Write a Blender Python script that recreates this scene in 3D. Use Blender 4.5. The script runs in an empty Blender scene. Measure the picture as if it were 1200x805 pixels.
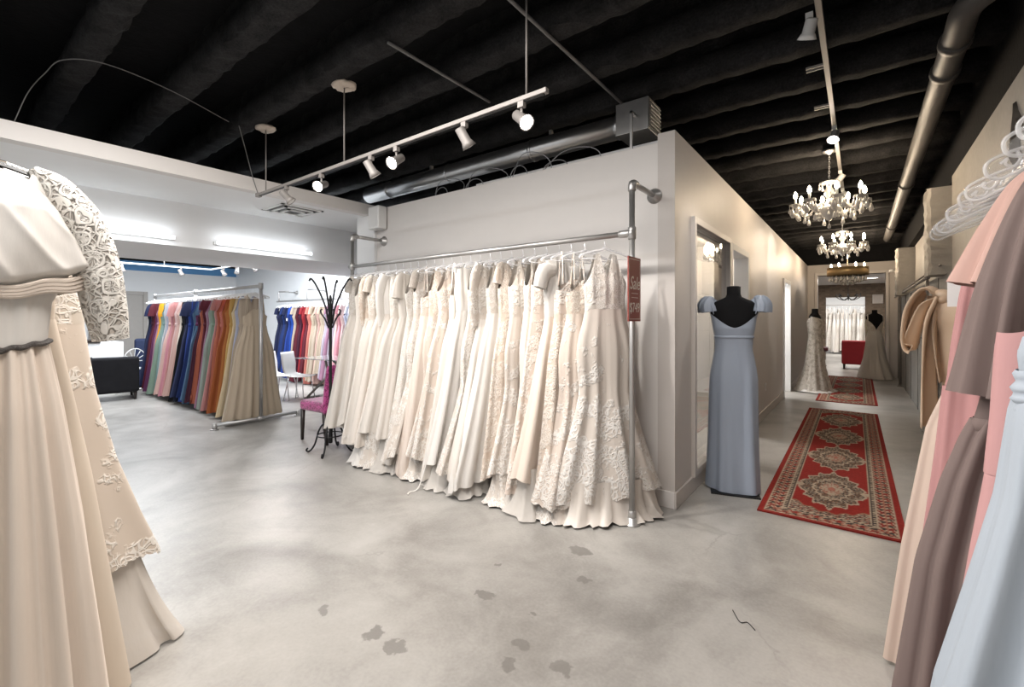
import bpy, math, random
import numpy as np
from mathutils import Vector, Matrix

SC = bpy.context.scene
COL = SC.collection
random.seed(7)
R = math.radians
PI = math.pi

# ------------------------------------------------------------------ camera
cam_d = bpy.data.cameras.new('camera')
cam_d.sensor_width = 36.0
cam_d.lens = 533.0 / 1200.0 * 36.0
cam_d.shift_y = -28.5 / 1200.0
cam_d.clip_start = 0.05
cam = bpy.data.objects.new('camera', cam_d)
cam.location = (0, 0, 1.5)
cam.rotation_euler = (R(90), 0, R(37.4))
COL.objects.link(cam)
SC.camera = cam

# ------------------------------------------------------------------ view, world
SC.view_settings.view_transform = 'Standard'
SC.view_settings.look = 'None'
SC.view_settings.gamma = 1.0
SC.view_settings.use_curve_mapping = False
SC.view_settings.exposure = 0.25
SC.cycles.use_denoising = True
SC.cycles.max_bounces = 6
SC.cycles.diffuse_bounces = 4
SC.cycles.transparent_max_bounces = 24
SC.cycles.transmission_bounces = 6
SC.cycles.sample_clamp_indirect = 4.0
SC.cycles.caustics_reflective = False
SC.cycles.caustics_refractive = False

w = bpy.data.worlds.new('ambient_fill')  # even ambient fill added through the side left open behind the camera
SC.world = w
w.use_nodes = True
w.node_tree.nodes['Background'].inputs[0].default_value = (0.93, 0.96, 1.0, 1)
w.node_tree.nodes['Background'].inputs[1].default_value = 0.45


def light(name, kind, loc, energy, color=(1, 1, 1), size=0.1, size_y=None, target=None, angle=60, blend=0.5, parent=None):
    d = bpy.data.lights.new(name, kind)
    d.energy = energy
    d.color = color
    if kind == 'AREA':
        d.size = size
        if size_y:
            d.shape = 'RECTANGLE'
            d.size_y = size_y
    else:
        d.shadow_soft_size = size
    if kind == 'SPOT':
        d.spot_size = R(angle)
        d.spot_blend = blend
    o = bpy.data.objects.new(name, d)
    o.location = loc
    if target is not None:
        v = Vector(target) - Vector(loc)
        o.rotation_euler = v.to_track_quat('-Z', 'Y').to_euler()
    COL.objects.link(o)
    if parent:
        o.parent = parent
    return o


WARM = (1.0, 0.90, 0.80)
COOL = (0.90, 0.95, 1.0)
# area lamps with no fixtures, added as fill for shop, colour room and back rooms
light('shop_fill_light', 'AREA', (-2.4, 0.9, 3.35), 140, (1.0, 0.95, 0.9), 3.2, 0.8)
light('shop_fill_light', 'AREA', (-3.6, -1.6, 3.3), 110, COOL, 2.6, 0.8)
light('shop_fill_light', 'AREA', (-0.4, -0.6, 3.3), 30, (1.0, 0.95, 0.9), 1.2, 1.2)
light('colour_room_light', 'AREA', (-10.6, 2.6, 3.3), 270, COOL, 4.0, 1.6)
light('colour_room_light', 'AREA', (-9.0, 4.6, 3.3), 200, COOL, 3.0, 0.8)
light('fitting_room_light', 'AREA', (-2.3, 6.6, 2.9), 45, (1, .97, .93), 0.6, 0.6)
light('fitting_room_light', 'AREA', (-2.3, 10.6, 2.9), 60, (1, .97, .93), 0.6, 0.6)
light('salon_light', 'AREA', (-0.4, 17.6, 2.72), 70, (1, .93, .85), 1.6, 0.3)
light('gown_room_light', 'AREA', (-0.6, 23.3, 2.9), 120, (1, .97, .93), 2.6, 2.0)


# ------------------------------------------------------------------ node helpers
def new_mat(name):
    m = bpy.data.materials.new(name)
    m.use_nodes = True
    nt = m.node_tree
    b = nt.nodes['Principled BSDF']
    return m, nt, b


def put(nt, node, key, val):
    s = node.inputs[key]
    if isinstance(val, bpy.types.NodeSocket):
        nt.links.new(val, s)
    else:
        if hasattr(s.default_value, '__len__') and isinstance(val, (tuple, list)) and len(s.default_value) == 4 and len(val) == 3:
            val = (*val, 1)
        s.default_value = val


def nd(nt, typ, out=0, props=None, **ins):
    n = nt.nodes.new(typ)
    for k, v in (props or {}).items():
        setattr(n, k, v)
    for k, v in ins.items():
        put(nt, n, k.replace('_', ' ') if k.replace('_', ' ') in n.inputs else k, v)
    return n.outputs[out]


def mth(nt, op, a, b=0.0, clamp=False):
    n = nt.nodes.new('ShaderNodeMath')
    n.operation = op
    n.use_clamp = clamp
    put(nt, n, 0, a)
    put(nt, n, 1, b)
    return n.outputs[0]


def ramp(nt, fac, stops):
    n = nt.nodes.new('ShaderNodeValToRGB')
    el = n.color_ramp.elements
    while len(el) < len(stops):
        el.new(0.5)
    for e, (p, c) in zip(el, stops):
        e.position = p
        e.color = (*c, 1) if len(c) == 3 else c
    nt.links.new(fac, n.inputs[0])
    return n.outputs[0]


def sstep(nt, x, lo, hi):
    n = nt.nodes.new('ShaderNodeMapRange')
    n.interpolation_type = 'SMOOTHSTEP'
    put(nt, n, 0, x)
    n.inputs[1].default_value = lo
    n.inputs[2].default_value = hi
    return n.outputs[0]


def mixc(nt, fac, a, b):
    n = nt.nodes.new('ShaderNodeMix')
    n.data_type = 'RGBA'
    put(nt, n, 0, fac)
    put(nt, n, 6, a)
    put(nt, n, 7, b)
    return n.outputs[2]


def bump(nt, b, h, strength=0.3, dist=0.01):
    n = nt.nodes.new('ShaderNodeBump')
    n.inputs['Strength'].default_value = strength
    n.inputs['Distance'].default_value = dist
    nt.links.new(h, n.inputs['Height'])
    nt.links.new(n.outputs[0], b.inputs['Normal'])


def coord(nt, kind='Object'):
    return nt.nodes.new('ShaderNodeTexCoord').outputs[kind]


def vscale(nt, v, s):
    n = nt.nodes.new('ShaderNodeMapping')
    nt.links.new(v, n.inputs[0])
    n.inputs['Scale'].default_value = s
    return n.outputs[0]


_MC = {}


def solid(name, col, rough=0.5, metal=0.0, spec=0.5, var=0.06, bscale=0, bstr=0.2):
    if name in _MC:
        return _MC[name]
    m, nt, b = new_mat(name)
    co = coord(nt)
    nz = nd(nt, 'ShaderNodeTexNoise', Vector=co, Scale=9.0, Detail=4.0)
    dark = tuple(c * (1 - var) for c in col)
    lite = tuple(min(1, c * (1 + var)) for c in col)
    b.inputs['Metallic'].default_value = metal
    b.inputs['Roughness'].default_value = rough
    b.inputs['Specular IOR Level'].default_value = spec
    nt.links.new(mixc(nt, nz, dark, lite), b.inputs['Base Color'])
    if bscale:
        bz = nd(nt, 'ShaderNodeTexNoise', Vector=co, Scale=float(bscale), Detail=6.0)
        bump(nt, b, bz, bstr, 0.01)
    _MC[name] = m
    return m


def emit(name, col, strength):
    if name in _MC:
        return _MC[name]
    m, nt, b = new_mat(name)
    b.inputs['Base Color'].default_value = (*col, 1)
    b.inputs['Emission Color'].default_value = (*col, 1)
    b.inputs['Emission Strength'].default_value = strength
    _MC[name] = m
    return m


def cloth(name, col, rough=0.75, sheen=0.3, spec=0.25, weave=900, bstr=0.05, crease=0.25, alpha=1.0):
    if name in _MC:
        return _MC[name]
    m, nt, b = new_mat(name)
    co = coord(nt)
    nz = nd(nt, 'ShaderNodeTexNoise', Vector=vscale(nt, co, (6, 6, 1.2)), Scale=2.0, Detail=5.0)
    dark = tuple(c * 0.93 for c in col)
    lite = tuple(min(1, c * 1.05) for c in col)
    nt.links.new(mixc(nt, nz, dark, lite), b.inputs['Base Color'])
    b.inputs['Roughness'].default_value = rough
    b.inputs['Specular IOR Level'].default_value = spec
    b.inputs['Sheen Weight'].default_value = sheen
    b.inputs['Sheen Tint'].default_value = (*lite, 1)
    if crease:
        bump(nt, b, nz, crease, 0.02)
    if alpha < 1:
        b.inputs['Alpha'].default_value = alpha
    _MC[name] = m
    return m


def lace(name, base, thread, scale=1.0, lo=0.42, hi=0.52, hem=None, bstr=0.5, alpha=None, rough=0.7):
    """net ground with raised flower motifs; hem = (z_low, z_high) puts more motifs low on the skirt"""
    if name in _MC:
        return _MC[name]
    m, nt, b = new_mat(name)
    co = coord(nt)
    warp = nd(nt, 'ShaderNodeTexNoise', 1, Vector=co, Scale=7.0 * scale, Detail=2.0)
    wv = nt.nodes.new('ShaderNodeVectorMath')
    wv.operation = 'MULTIPLY_ADD'
    nt.links.new(warp, wv.inputs[0])
    wv.inputs[1].default_value = (0.09 / scale,) * 3
    nt.links.new(co, wv.inputs[2])
    v = wv.outputs[0]
    edge = nd(nt, 'ShaderNodeTexVoronoi', 0, {'feature': 'DISTANCE_TO_EDGE'}, Vector=v, Scale=34.0 * scale)
    th = mth(nt, 'SUBTRACT', 1.0, sstep(nt, edge, 0.02, 0.16))
    f1 = nd(nt, 'ShaderNodeTexVoronoi', 0, {'feature': 'F1'}, Vector=v, Scale=15.0 * scale)
    ring = sstep(nt, mth(nt, 'SINE', mth(nt, 'MULTIPLY', f1, 26.0)), 0.0, 0.7)
    pat = mth(nt, 'MAXIMUM', th, ring)
    big = nd(nt, 'ShaderNodeTexNoise', Vector=co, Scale=9.0 * scale, Detail=3.0)
    if hem:
        z = nt.nodes.new('ShaderNodeSeparateXYZ')
        nt.links.new(co, z.inputs[0])
        up = sstep(nt, z.outputs[2], hem[0], hem[1])
        big = mth(nt, 'ADD', big, mth(nt, 'MULTIPLY', mth(nt, 'SUBTRACT', 0.75, up), 0.18))
    mask = sstep(nt, big, lo, hi)
    fac = mth(nt, 'MULTIPLY', pat, mask)
    nt.links.new(mixc(nt, fac, base, thread), b.inputs['Base Color'])
    b.inputs['Roughness'].default_value = rough
    b.inputs['Sheen Weight'].default_value = 0.25
    b.inputs['Specular IOR Level'].default_value = 0.3
    bump(nt, b, fac, bstr, 0.012)
    if alpha is not None:
        a = mth(nt, 'MAXIMUM', fac, alpha)
        nt.links.new(a, b.inputs['Alpha'])
    _MC[name] = m
    return m


def glass(name, col=(1, 1, 1), rough=0.03, trans=1.0, ior=1.45, alpha=1.0):
    if name in _MC:
        return _MC[name]
    m, nt, b = new_mat(name)
    nz = nd(nt, 'ShaderNodeTexNoise', Vector=coord(nt), Scale=3.0)
    nt.links.new(mth(nt, 'ADD', mth(nt, 'MULTIPLY', nz, 0.02), rough), b.inputs['Roughness'])
    b.inputs['Base Color'].default_value = (*col, 1)
    b.inputs['Transmission Weight'].default_value = trans
    b.inputs['IOR'].default_value = ior
    b.inputs['Alpha'].default_value = alpha
    _MC[name] = m
    return m


# ------------------------------------------------------------------ mesh helpers
class MB:
    def __init__(self):
        self.v, self.f, self.s = [], [], []

    def add(self, verts, faces, smooth=True):
        o = len(self.v)
        self.v.extend([tuple(p) for p in verts])
        self.f.extend([tuple(i + o for i in f) for f in faces])
        self.s.extend([smooth] * len(faces))
        return self

    def box(self, c, s, rot=None):
        x, y, z = s[0] / 2, s[1] / 2, s[2] / 2
        p = [Vector((a * x, b_ * y, c_ * z)) for a in (-1, 1) for b_ in (-1, 1) for c_ in (-1, 1)]
        if rot is not None:
            p = [rot @ q for q in p]
        p = [q + Vector(c) for q in p]
        return self.add(p, [(0, 1, 3, 2), (4, 6, 7, 5), (0, 4, 5, 1), (2, 3, 7, 6), (0, 2, 6, 4), (1, 5, 7, 3)], False)

    def span(self, a, b_):
        return self.box([(p + q) / 2 for p, q in zip(a, b_)], [abs(q - p) for p, q in zip(a, b_)])

    def tube(self, path, r, seg=8, closed=False, cap=True, flat=1.0, up=None):
        pts = [Vector(p) for p in path]
        n = len(pts)
        rs = r if isinstance(r, (list, tuple)) else [r] * n
        tans = []
        for i in range(n):
            a = pts[(i - 1) % n] if (closed or i > 0) else pts[i]
            b_ = pts[(i + 1) % n] if (closed or i < n - 1) else pts[i]
            t = (b_ - a)
            tans.append(t.normalized() if t.length > 1e-9 else Vector((0, 0, 1)))
        nrm = Vector(up) if up else (Vector((0, 0, 1)) if abs(tans[0].z) < 0.9 else Vector((1, 0, 0)))
        nrm = (nrm - tans[0] * nrm.dot(tans[0])).normalized()
        verts, faces = [], []
        for i in range(n):
            nrm = nrm - tans[i] * nrm.dot(tans[i])
            nrm = nrm.normalized() if nrm.length > 1e-6 else tans[i].orthogonal().normalized()
            bi = tans[i].cross(nrm)
            for k in range(seg):
                a = 2 * PI * k / seg
                verts.append(pts[i] + (nrm * math.cos(a) * flat + bi * math.sin(a)) * rs[i])
        m = n if closed else n - 1
        for i in range(m):
            j = (i + 1) % n
            for k in range(seg):
                l = (k + 1) % seg
                faces.append((i * seg + k, i * seg + l, j * seg + l, j * seg + k))
        if cap and not closed:
            faces.append(tuple(range(seg))[::-1])
            faces.append(tuple((n - 1) * seg + k for k in range(seg)))
        return self.add(verts, faces)

    def lathe(self, prof, c=(0, 0, 0), seg=20, axis=None):
        verts, faces = [], []
        n = len(prof)
        M = Matrix.Identity(3) if axis is None else Vector(axis).to_track_quat('Z', 'Y').to_matrix()
        for (r, z) in prof:
            for k in range(seg):
                a = 2 * PI * k / seg
                verts.append(M @ Vector((r * math.cos(a), r * math.sin(a), z)) + Vector(c))
        for i in range(n - 1):
            for k in range(seg):
                l = (k + 1) % seg
                faces.append((i * seg + k, i * seg + l, (i + 1) * seg + l, (i + 1) * seg + k))
        if prof[0][0] > 1e-5:
            faces.append(tuple(range(seg))[::-1])
        if prof[-1][0] > 1e-5:
            faces.append(tuple((n - 1) * seg + k for k in range(seg)))
        return self.add(verts, faces)

    def cyl(self, a, b_, r, seg=14):
        return self.tube([a, b_], r, seg)

    def grid(self, P, wrap=True, cap_top=False, cap_bot=False):
        rows, n = P.shape[0], P.shape[1]
        verts = P.reshape(-1, 3).tolist()
        faces = []
        m = n if wrap else n - 1
        for i in range(rows - 1):
            for k in range(m):
                l = (k + 1) % n
                faces.append((i * n + k, (i + 1) * n + k, (i + 1) * n + l, i * n + l))
        if cap_top:
            faces.append(tuple(range(n)))
        if cap_bot:
            faces.append(tuple((rows - 1) * n + k for k in range(n))[::-1])
        return self.add(verts, faces)

    def ball(self, c, r, seg=12, rings=8, sc=(1, 1, 1)):
        P = np.zeros((rings + 1, seg, 3))
        for i in range(rings + 1):
            th = PI * i / rings
            for k in range(seg):
                a = 2 * PI * k / seg
                P[i, k] = (c[0] + r * sc[0] * math.sin(th) * math.cos(a), c[1] + r * sc[1] * math.sin(th) * math.sin(a),
                           c[2] + r * sc[2] * math.cos(th))
        return self.grid(P)

    def build(self, name, mat, parent=None, loc=None, bevel=0, solid_t=0, subsurf=0):
        me = bpy.data.meshes.new(name)
        me.from_pydata(self.v, [], self.f)
        me.polygons.foreach_set('use_smooth', self.s)
        me.update()
        o = bpy.data.objects.new(name, me)
        if mat:
            me.materials.append(mat)
        COL.objects.link(o)
        if parent is not None:
            o.parent = parent
        if loc is not None:
            o.location = loc
        if solid_t:
            md = o.modifiers.new('thickness', 'SOLIDIFY')
            md.thickness = solid_t
            md.offset = 0
        if bevel:
            md = o.modifiers.new('bevel', 'BEVEL')
            md.width = bevel
            md.segments = 3
            md.limit_method = 'ANGLE'
        if subsurf:
            md = o.modifiers.new('sub', 'SUBSURF')
            md.levels = md.render_levels = subsurf
        return o


def tag(o, label, cat, group=None):
    o['label'] = label
    o['category'] = cat
    if group:
        o['group'] = group
    return o


def thing(name, label, cat, loc=(0, 0, 0), rotz=0.0, group=None):
    o = bpy.data.objects.new(name, None)
    o.empty_display_size = 0.1
    COL.objects.link(o)
    o.location = loc
    o.rotation_euler = (0, 0, rotz)
    return tag(o, label, cat, group)


def struct(o):
    o['kind'] = 'structure'
    return o


def copy_tree(o, parent=None):
    c = o.copy()
    COL.objects.link(c)
    if parent is not None:
        c.parent = parent
    for ch in list(o.children):
        copy_tree(ch, c)
    return c


def again(root, label, loc, rotz=None):
    c = copy_tree(root)
    c.location = loc
    if rotz is not None:
        c.rotation_euler = (0, 0, rotz)
    c['label'] = label
    return c


def nth(i):
    return ('first second third fourth fifth sixth seventh eighth ninth tenth eleventh twelfth thirteenth fourteenth fifteenth sixteenth '
            'seventeenth eighteenth nineteenth twentieth twenty-first twenty-second twenty-third twenty-fourth twenty-fifth twenty-sixth '
            'twenty-seventh twenty-eighth twenty-ninth thirtieth thirty-first thirty-second thirty-third thirty-fourth thirty-fifth '
            'thirty-sixth thirty-seventh thirty-eighth thirty-ninth fortieth').split()[i]


def arc_pts(c, r, a0, a1, n, plane='xz'):
    out = []
    for i in range(n + 1):
        a = a0 + (a1 - a0) * i / n
        u, v = r * math.cos(a), r * math.sin(a)
        out.append({'xz': (c[0] + u, c[1], c[2] + v), 'yz': (c[0], c[1] + u, c[2] + v), 'xy': (c[0] + u, c[1] + v, c[2])}[plane])
    return out


def smooth_path(pts, n=6):
    """Catmull-Rom through the points"""
    P = [Vector(p) for p in pts]
    P = [P[0] * 2 - P[1]] + P + [P[-1] * 2 - P[-2]]
    out = []
    for i in range(1, len(P) - 2):
        for k in range(n):
            t = k / n
            a, b_, c, d = P[i - 1], P[i], P[i + 1], P[i + 2]
            out.append(0.5 * ((2 * b_) + (c - a) * t + (2 * a - 5 * b_ + 4 * c - d) * t * t + (3 * b_ - a - 3 * c + d) * t ** 3))
    out.append(P[-2])
    return out


# ------------------------------------------------------------------ base materials
M_WALL = solid('wall_paint', (0.74, 0.71, 0.685), 0.5, spec=0.35, var=0.02)
M_CORR = solid('corridor_paint', (0.56, 0.52, 0.49), 0.48, spec=0.4, var=0.03)
M_WHITE = solid('white_paint', (0.84, 0.845, 0.85), 0.6, spec=0.3, var=0.015)
M_TRIM = solid('trim_paint', (0.62, 0.58, 0.55), 0.4, var=0.02)
M_BLUE = solid('blue_band_paint', (0.10, 0.28, 0.55), 0.6, var=0.05)
M_BLACK = solid('black_ceiling_paint', (0.012, 0.012, 0.013), 0.9, spec=0.1, var=0.3, bscale=30, bstr=0.6)
M_STEEL = solid('galvanised_steel', (0.50, 0.49, 0.48), 0.42, 0.85, var=0.12)
M_CHROME = solid('bright_steel', (0.75, 0.75, 0.76), 0.28, 1.0, var=0.03)
M_NICKEL = solid('brushed_nickel', (0.27, 0.25, 0.235), 0.5, 0.25, var=0.05)
M_IRON = solid('black_iron', (0.015, 0.015, 0.016), 0.45, 0.4, var=0.2)
M_DARKWOOD = solid('dark_wood', (0.02, 0.013, 0.010), 0.35, var=0.3)
M_WHITEPL = solid('white_plastic', (0.78, 0.78, 0.77), 0.35, var=0.02)
M_BLKCLOTH = solid('black_upholstery', (0.012, 0.012, 0.014), 0.85, spec=0.2, var=0.3, bscale=120)
M_CLEAR = glass('clear_plastic', (1, 1, 1), 0.03)
M_HANGER = solid('pale_clear_plastic', (0.88, 0.88, 0.90), 0.12, spec=0.9, var=0.02)
M_HANGER.node_tree.nodes['Principled BSDF'].inputs['Alpha'].default_value = 0.45
M_CRYSTAL = glass('cut_crystal', (0.95, 0.94, 0.92), 0.06, 0.45, 1.6)
M_BULB = emit('candle_bulb_glow', (1.0, 0.80, 0.55), 45)
M_LENS = emit('spot_lens_glow', (1.0, 0.96, 0.92), 60)
M_TUBE = emit('fluorescent_glow', (0.92, 0.97, 1.0), 2.6)


def concrete():
    m, nt, b = new_mat('polished_concrete')
    co = coord(nt)
    big = nd(nt, 'ShaderNodeTexNoise', Vector=co, Scale=0.9, Detail=7.0, Roughness=0.6, Distortion=0.8)
    mid = nd(nt, 'ShaderNodeTexNoise', Vector=co, Scale=3.2, Detail=9.0, Roughness=0.66, Distortion=0.5)
    fin = nd(nt, 'ShaderNodeTexNoise', Vector=co, Scale=60.0, Detail=4.0)
    f = mth(nt, 'ADD', mth(nt, 'MULTIPLY', big, 0.60), mth(nt, 'ADD', mth(nt, 'MULTIPLY', mid, 0.28), mth(nt, 'MULTIPLY', fin, 0.12)))
    col = ramp(nt, f, [(0.36, (0.205, 0.192, 0.176)), (0.46, (0.29, 0.275, 0.256)), (0.54, (0.365, 0.348, 0.325)), (0.64, (0.43, 0.412, 0.388))])
    # dried leaf-shaped and taped stains
    sx = nt.nodes.new('ShaderNodeSeparateXYZ')
    wob = nd(nt, 'ShaderNodeTexNoise', 1, Vector=co, Scale=20.0, Detail=4.0)
    va = nt.nodes.new('ShaderNodeVectorMath')
    va.operation = 'MULTIPLY_ADD'
    nt.links.new(wob, va.inputs[0])
    va.inputs[1].default_value = (0.11, 0.11, 0)
    nt.links.new(co, va.inputs[2])
    nt.links.new(va.outputs[0], sx.inputs[0])
    tot = None
    for (px, py, rx, ry) in STAINS:
        dx = mth(nt, 'DIVIDE', mth(nt, 'SUBTRACT', sx.outputs[0], px + 0.055), rx)
        dy = mth(nt, 'DIVIDE', mth(nt, 'SUBTRACT', sx.outputs[1], py + 0.055), ry)
        d2 = mth(nt, 'ADD', mth(nt, 'MULTIPLY', dx, dx), mth(nt, 'MULTIPLY', dy, dy))
        s = mth(nt, 'SUBTRACT', 1.0, sstep(nt, d2, 0.6, 1.15))
        tot = s if tot is None else mth(nt, 'MAXIMUM', tot, s)
    st = mth(nt, 'MULTIPLY', tot, mth(nt, 'ADD', 0.25, mth(nt, 'MULTIPLY', mid, 0.6)))
    col = mixc(nt, st, col, (0.115, 0.106, 0.096))
    cr = nd(nt, 'ShaderNodeTexVoronoi', 0, {'feature': 'DISTANCE_TO_EDGE'}, Vector=va.outputs[0], Scale=0.45)
    cm = mth(nt, 'MULTIPLY', mth(nt, 'SUBTRACT', 1.0, sstep(nt, cr, 0.0, 0.006)), sstep(nt, big, 0.5, 0.6))
    col = mixc(nt, mth(nt, 'MULTIPLY', cm, 0.35), col, (0.2, 0.185, 0.17))
    nt.links.new(col, b.inputs['Base Color'])
    ro = nt.nodes.new('ShaderNodeMapRange')
    nt.links.new(mid, ro.inputs[0])
    ro.inputs[3].default_value = 0.28
    ro.inputs[4].default_value = 0.46
    nt.links.new(ro.outputs[0], b.inputs['Roughness'])
    b.inputs['Specular IOR Level'].default_value = 0.55
    bump(nt, b, fin, 0.04, 0.003)
    return m


def px_floor(u, v):
    d = 533.0 * 1.5 / (v - 374.0)
    r = (u - 600.0) / 533.0 * d
    return (-0.6074 * d + 0.7944 * r, 0.7944 * d + 0.6074 * r)


STAINS = [(-2.19, 1.27, .045, .03), (-1.84, 1.32, .04, .06), (-1.69, 1.33, .06, .045), (-1.62, 1.88, .05, .035), (-1.21, 1.56, .04, .05), (-1.24, 1.69, .05, .045),
          (-1.02, 1.68, .05, .045), (-1.44, 2.61, .08, .055), (-1.26, 2.33, .05, .04), (-1.32, 1.9, .02, .02), (-1.75, 2.15, .015, .02)]
M_FLOOR = concrete()


def spray_black(name, col):
    m, nt, b = new_mat(name)
    co = coord(nt)
    n1 = nd(nt, 'ShaderNodeTexNoise', Vector=co, Scale=55.0, Detail=6.0, Roughness=0.8)
    n2 = nd(nt, 'ShaderNodeTexNoise', Vector=co, Scale=6.0, Detail=4.0)
    f = mth(nt, 'MULTIPLY', n1, mth(nt, 'ADD', n2, 0.2))
    nt.links.new(ramp(nt, f, [(0.2, tuple(c * 0.25 for c in col)), (0.5, col), (0.65, tuple(c * 2.0 for c in col))]), b.inputs['Base Color'])
    b.inputs['Roughness'].default_value = 0.9
    b.inputs['Specular IOR Level'].default_value = 0.15
    bump(nt, b, n1, 0.9, 0.02)
    return m


M_JOIST = spray_black('sprayed_black_joist', (0.042, 0.041, 0.042))


def plaster(name, c1, c2, c3):
    m, nt, b = new_mat(name)
    co = coord(nt)
    n1 = nd(nt, 'ShaderNodeTexNoise', Vector=co, Scale=1.6, Detail=8.0, Roughness=0.65)
    n2 = nd(nt, 'ShaderNodeTexNoise', Vector=co, Scale=22.0, Detail=6.0)
    f = mth(nt, 'ADD', mth(nt, 'MULTIPLY', n1, 0.75), mth(nt, 'MULTIPLY', n2, 0.25))
    nt.links.new(ramp(nt, f, [(0.34, c1), (0.5, c2), (0.64, c3)]), b.inputs['Base Color'])
    b.inputs['Roughness'].default_value = 0.6
    bump(nt, b, n2, 0.25, 0.01)
    return m


M_PLASTER = plaster('old_plaster', (0.34, 0.315, 0.28), (0.39, 0.365, 0.33), (0.44, 0.415, 0.38))
M_CONC = plaster('grey_concrete_wall', (0.20, 0.20, 0.195), (0.27, 0.27, 0.26), (0.34, 0.335, 0.32))


def stone():
    m, nt, b = new_mat('rubble_stone')
    co = coord(nt)
    br = nt.nodes.new('ShaderNodeTexBrick')
    mp = nt.nodes.new('ShaderNodeMapping')
    mp.inputs['Rotation'].default_value = (R(90), 0, 0)
    nt.links.new(co, mp.inputs[0])
    nt.links.new(mp.outputs[0], br.inputs[0])
    br.inputs['Color1'].default_value = (0.26, 0.20, 0.15, 1)
    br.inputs['Color2'].default_value = (0.16, 0.125, 0.095, 1)
    br.inputs['Mortar'].default_value = (0.22, 0.185, 0.15, 1)
    br.inputs['Scale'].default_value = 4.0
    br.inputs['Mortar Size'].default_value = 0.02
    nt.links.new(br.outputs[0], b.inputs['Base Color'])
    b.inputs['Roughness'].default_value = 0.85
    bump(nt, b, br.outputs[1], -0.6, 0.02)
    return m


M_STONE = stone()

# ================================================================== the setting
def sbox(name, mat, *spans, bevel=0):
    m = MB()
    for a, b_ in spans:
        m.span(a, b_)
    return struct(m.build(name, mat, bevel=bevel))


sbox('floor', M_FLOOR, ((-16, -3.2, -0.12), (1.9, 26.2, 0)))
sbox('ceiling', M_BLACK, ((-16, -3.2, 3.80), (1.2, 15.5, 3.9)))


def joist_mesh():
    rng = np.random.default_rng(3)
    n = 200
    X = np.linspace(-15.9, 1.1, n)
    prof = [(-0.02, 0.36), (-0.025, 0.21), (-0.08, 0.17), (-0.092, 0.08), (-0.085, 0.015), (-0.05, 0), (0.05, 0), (0.085, 0.015), (0.092, 0.08), (0.08, 0.17), (0.025, 0.21), (0.02, 0.36)]
    P = np.zeros((n, len(prof), 3))
    for i in range(n):
        for k, (y, z) in enumerate(prof):
            P[i, k] = (X[i], y + rng.normal(0, 0.007), z + rng.normal(0, 0.007))
    return MB().grid(P, wrap=False)


j0 = struct(joist_mesh().build('ceiling_joist', M_JOIST, loc=(0, 0.78 - 0.63 * 4, 3.45)))
for k in range(-3, 24):
    j = j0.copy()
    COL.objects.link(j)
    j.location = (0, 0.78 + 0.63 * k, 3.45)

# bridal partition with its end pier, corridor wall with a shop window and two doorways
sbox('wall_partition', M_WALL, ((-5.0, 3.643, 0), (-1.30, 3.78, 2.93)))
sbox('wall_pier', M_WHITE, ((-5.38, 3.60, 0), (-5.0, 3.86, 2.86)))
cx0, cx1 = -1.30, -1.162
sbox('wall_corridor', M_CORR,
     ((cx0, 3.643, 0), (cx1, 4.13, 3.0)), ((cx0, 4.13, 0), (cx1, 5.46, 0.17)), ((cx0, 4.13, 2.35), (cx1, 5.46, 3.0)), ((cx0, 5.46, 0), (cx1, 5.60, 3.0)),
     ((cx0, 5.60, 2.30), (cx1, 6.50, 3.0)), ((cx0, 6.50, 0), (cx1, 10.06, 3.0)), ((cx0, 10.06, 2.22), (cx1, 11.0, 3.0)), ((cx0, 11.0, 0), (cx1, 15.2, 3.0)))
sbox('baseboard_partition', M_WALL, ((-5.0, 3.625, 0), (-1.162, 3.645, 0.13)), bevel=0.004)
sbox('baseboard_corridor', M_CORR, ((-1.164, 3.625, 0), (-1.146, 5.55, 0.13)), ((-1.164, 6.56, 0), (-1.146, 10.0, 0.13)), ((-1.164, 11.06, 0), (-1.146, 15.2, 0.13)), bevel=0.004)


def frame_y(name, mat, x0, x1, y0, y1, z0, z1, wd, sill=True):
    m = MB()
    m.span((x0, y0 - wd, z0), (x1, y0 + .014, z1 + wd)).span((x0, y1 - .014, z0), (x1, y1 + wd, z1 + wd)).span((x0, y0 + .014, z1 - .014), (x1, y1 - .014, z1 + wd))
    if sill:
        m.span((x0, y0 - wd, z0 - wd), (x1, y1 + wd, z0 + .014))
    return m


win = struct(frame_y('window_1', M_TRIM, -1.31, -1.13, 4.13, 5.46, 0.17, 2.35, 0.045).build('window_1', M_TRIM, bevel=0.006))
M_PANE = glass('shop_window_glass', (0.93, 0.93, 0.93), 0.0, 1.0, 1.5)
pane = MB().span((-1.185, 4.13, 0.17), (-1.177, 5.46, 2.35)).build('pane', M_PANE, win)
d1 = struct(frame_y('door_1', M_WHITE, -1.31, -1.135, 5.60, 6.50, 0.0, 2.30, 0.06, False).build('door_1', M_WHITE, bevel=0.006))
d2 = struct(frame_y('door_2', M_WHITE, -1.31, -1.135, 10.06, 11.0, 0.0, 2.22, 0.06, False).build('door_2', M_WHITE, bevel=0.006))
# fitting rooms behind the corridor wall
sbox('wall_fitting', M_WHITE, ((-3.5, 3.9, 0), (-3.4, 15.2, 3.0)), ((-3.4, 9.80, 0), (-1.30, 9.9, 3.0)), ((-3.4, 11.4, 0), (-1.30, 11.5, 3.0)))
sbox('ceiling_fitting', M_WHITE, ((-3.5, 3.9, 3.0), (-1.31, 15.2, 3.05)))

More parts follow.
